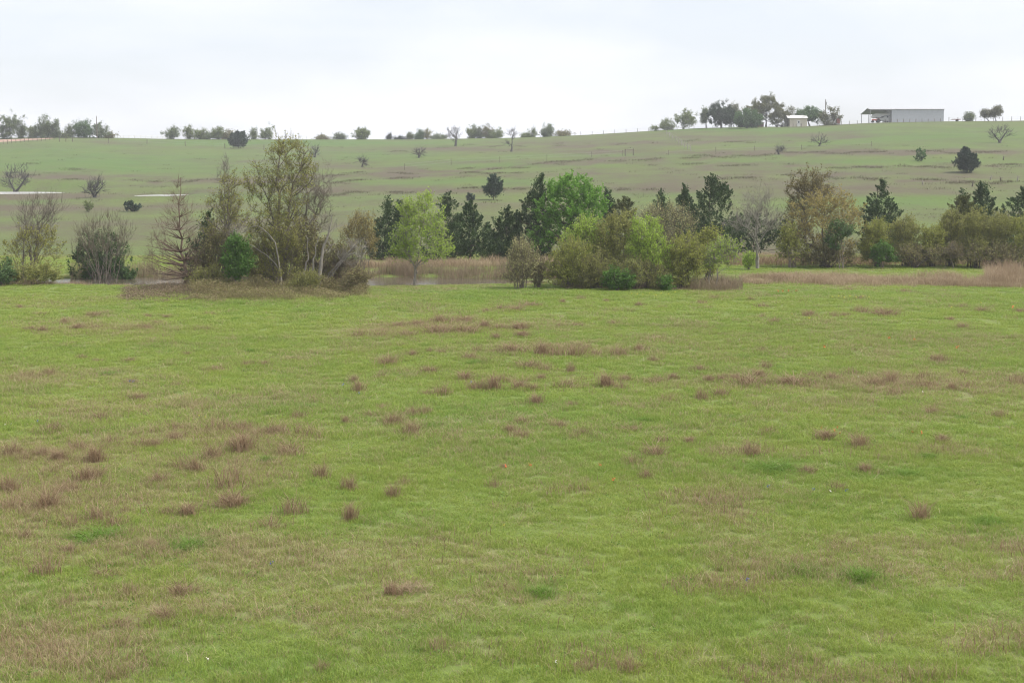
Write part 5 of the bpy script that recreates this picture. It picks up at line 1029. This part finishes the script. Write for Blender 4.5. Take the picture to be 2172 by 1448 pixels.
# --- poles, fences, gate, road
def pole(label, px_, D, top_px, extra=None):
    gx, gy, gz = at_depth(px_, D, 265); zt = wpt(px_, top_px, D)[2]; e = empty("utility_pole", (gx, gy, gz)); tag(e, label, "pole"); h = zt - gz
    MB().tube([(0, 0, -.4), (0, 0, h)], [.17, .12], 8).build("pole", M["wood"], e)
    if extra:
        MB().tube([(.28, 0, h - 1.9), (.28, 0, h - .9)], .2, 8).build("transformer", M["steel"], e); MB().box((.1, 0, h - 1.3), (.4, .1, .1)).build("bracket", M["steel"], e)
    else: MB().tube([(0, 0, h), (0, 0, h + .4)], .04, 5).build("insulator", M["steel"], e)
pole("farm power pole with a transformer behind the rounded bronze tree", 1750, 491, 211, True)
pole("tall plain pole rising through the left skyline trees", 205, 519, 247)
def fence(label, pts, h, wires, mat="wood", w=.13, name="wire_fence", rails=None, jit=.1):
    P = [np.array(p_) for p_ in pts]; e = empty(name, tuple(P[0])); tag(e, label, "fence")
    for p_ in P:
        hh = h * (1 + jit * (rng.random() - .5)); q_ = p_ - P[0]
        MB().box((q_[0], q_[1], q_[2] + hh / 2 - .2), (w, w, hh + .4), ry=(rng.random() - .5) * .08).build("post", M[mat], e)
    for k_ in wires: MB().tube([tuple(p_ - P[0] + np.array([0, -.07, h * k_])) for p_ in P], .012 if not rails else rails, 4 if rails else 3, False).build("rail" if rails else "wire", M["steel"] if not rails else M[mat], e)
    return e
def gline(pxs, dep):
    o_ = []
    for i, p_ in enumerate(pxs):
        d_ = float(np.interp(p_, [q[0] for q in dep], [q[1] for q in dep])); o_.append(at_depth(p_, d_, 275))
    return o_
def cy_(p_): return float(np.interp(p_, CREST_PX, CREST_Y))
fence("post and wire fence along the crest from the tree gap to the farmstead", gline(list(np.arange(1208, 1500, 24)), [(1208, cy_(1208) - 4), (1500, cy_(1500) - 4)]), 1.35, (.45, .9))
fence("post and wire fence before the farmstead trees and cream shed", gline(list(np.arange(1512, 1830, 17)), [(1512, 487), (1830, 480)]), 1.3, (.45, .9))
fence("post and wire fence in front of the barn's wall", gline(list(np.arange(1864, 1995, 13)), [(1864, 479), (1995, 479)]), 1.25, (.45, .9))
fence("thin post and wire fence on the crest right of the barn", gline(list(np.arange(2012, 2260, 19)), [(2012, 486), (2260, 486)]), 1.4, (.45, .9))
fence("fence of short posts beside the dirt road at the left edge", [at(px_, py_) for px_, py_ in zip(np.arange(-20, 116, 9), np.interp(np.arange(-20, 116, 9), [-20, 0, 60, 116], [310, 307, 301, 297]))], 1.3, (.45, .9))
fence("sparse post and wire fence crossing below the left skyline", [at(px_, py_) for px_, py_ in ((126, 301), (140, 301), (154, 301), (230, 304), (312, 306), (393, 310), (477, 315), (560, 318))], 1.6, (.45, .9), w=.18)
fence("white rail fence on the skyline left of the long hedge", gline(list(np.arange(225, 372, 12)), [(225, 527), (372, 545)]), 1.15, (.45, .92), "white", .14, "rail_fence", .05, 0)
fence("pale wire fence running down the hill from the crooked tree", [at(px_, py_) for px_, py_ in zip(np.linspace(1414, 1465, 9), np.linspace(286, 321, 9))], 1.5, (.3, .6, .9), "paleo", .16)
fence("sparse dark fence posts strung across the middle hillside", [at(px_, py_) for px_, py_ in ((858, 361), (957, 350), (1060, 345), (1160, 340), (1255, 335), (1320, 331))], 1.4, (.5, .9), w=.09)
fence("broken line of dark posts on the hill below the small dead tree", [at(px_, py_) for px_, py_ in ((1418, 329), (1518, 323), (1600, 320), (1700, 318), (1848, 311))], 1.2, (.6,), w=.09)
e0 = at(1326, 331); e1 = at(1343, 330); gt = empty("field_gate", e0); tag(gt, "dark timber gate frame standing on the middle hillside", "gate")
dlt = np.array(e1) - np.array(e0)
MB().box((0, 0, .7), (.22, .22, 1.9)).build("post", M["wood"], gt); MB().box((dlt[0], dlt[1], dlt[2] + .7), (.22, .22, 1.9)).build("post", M["wood"], gt)
MB().tube([(0, 0, 1.45), (dlt[0], dlt[1], dlt[2] + 1.45)], .09, 6).build("top_rail", M["wood"], gt)
# dead stumps and snags on the hill right of the hedge
for px_, py_, h_, lean_, lab in ((2100, 382, 11, 4, "thin leaning dead snag on the hill above the hedge, left of the others"), (2123, 384, 9, -2, "short stout dead stump on the hill above the hedge"), (2158, 384, 12, 1, "forked pale dead snag on the hill near the right edge"), (1958, 392, 10, -3, "pale leaning dead stick on the hill left of the dead snags"), (2062, 396, 12, 2, "dark dead stick standing over the hedge on the hill"), (2128, 340, 9, 1, "thin dark post like snag on the hill right of the compact cedar")):
    gx, gy, gz = at(px_, py_); s_ = gy / F; e = empty("dead_snag", (gx, gy, gz)); tag(e, lab, "dead tree")
    MB().tube([(0, 0, -.2), (lean_ * s_ * .4, 0, h_ * s_ * .5), (lean_ * s_, .1, h_ * s_)], [.13, .10, .04], 6).build("trunk", M["bark_dark"] if "dark" in lab or "stump" in lab else M["bark_pale"], e)
    MB().tube([(lean_ * s_ * .4, 0, h_ * s_ * .5), (lean_ * s_ * .4 + .35, .1, h_ * s_ * .85)], [.06, .025], 5).build("limb", M["bark_dark"] if "dark" in lab or "stump" in lab else M["bark_pale"], e)
# dirt road over the left crest
M["dirt"] = rough_mat("pinkish_dirt", (.30, .19, .14), (.40, .27, .21), 1.2)
V = []; cx_ = np.linspace(-160, 112, 40)
for p_ in cx_:
    for py_ in np.linspace(np.interp(p_, [-160, 0, 112], [297, 296.5, 293.2]), np.interp(p_, [-160, 0, 70, 112], [305, 302, 297.5, 294.4]), 5):
        q_ = at(p_, py_); V.append((q_[0], q_[1], q_[2] + .05))
q = [[i * 5 + j, (i + 1) * 5 + j, (i + 1) * 5 + j + 1, i * 5 + j + 1] for i in range(39) for j in range(4)]
tag(link("dirt_road", mesh_np("dirt_road", V, np.array(q)[:, ::-1]), M["dirt"]), "pinkish dirt road curving over the crest at the left edge", kind="structure")
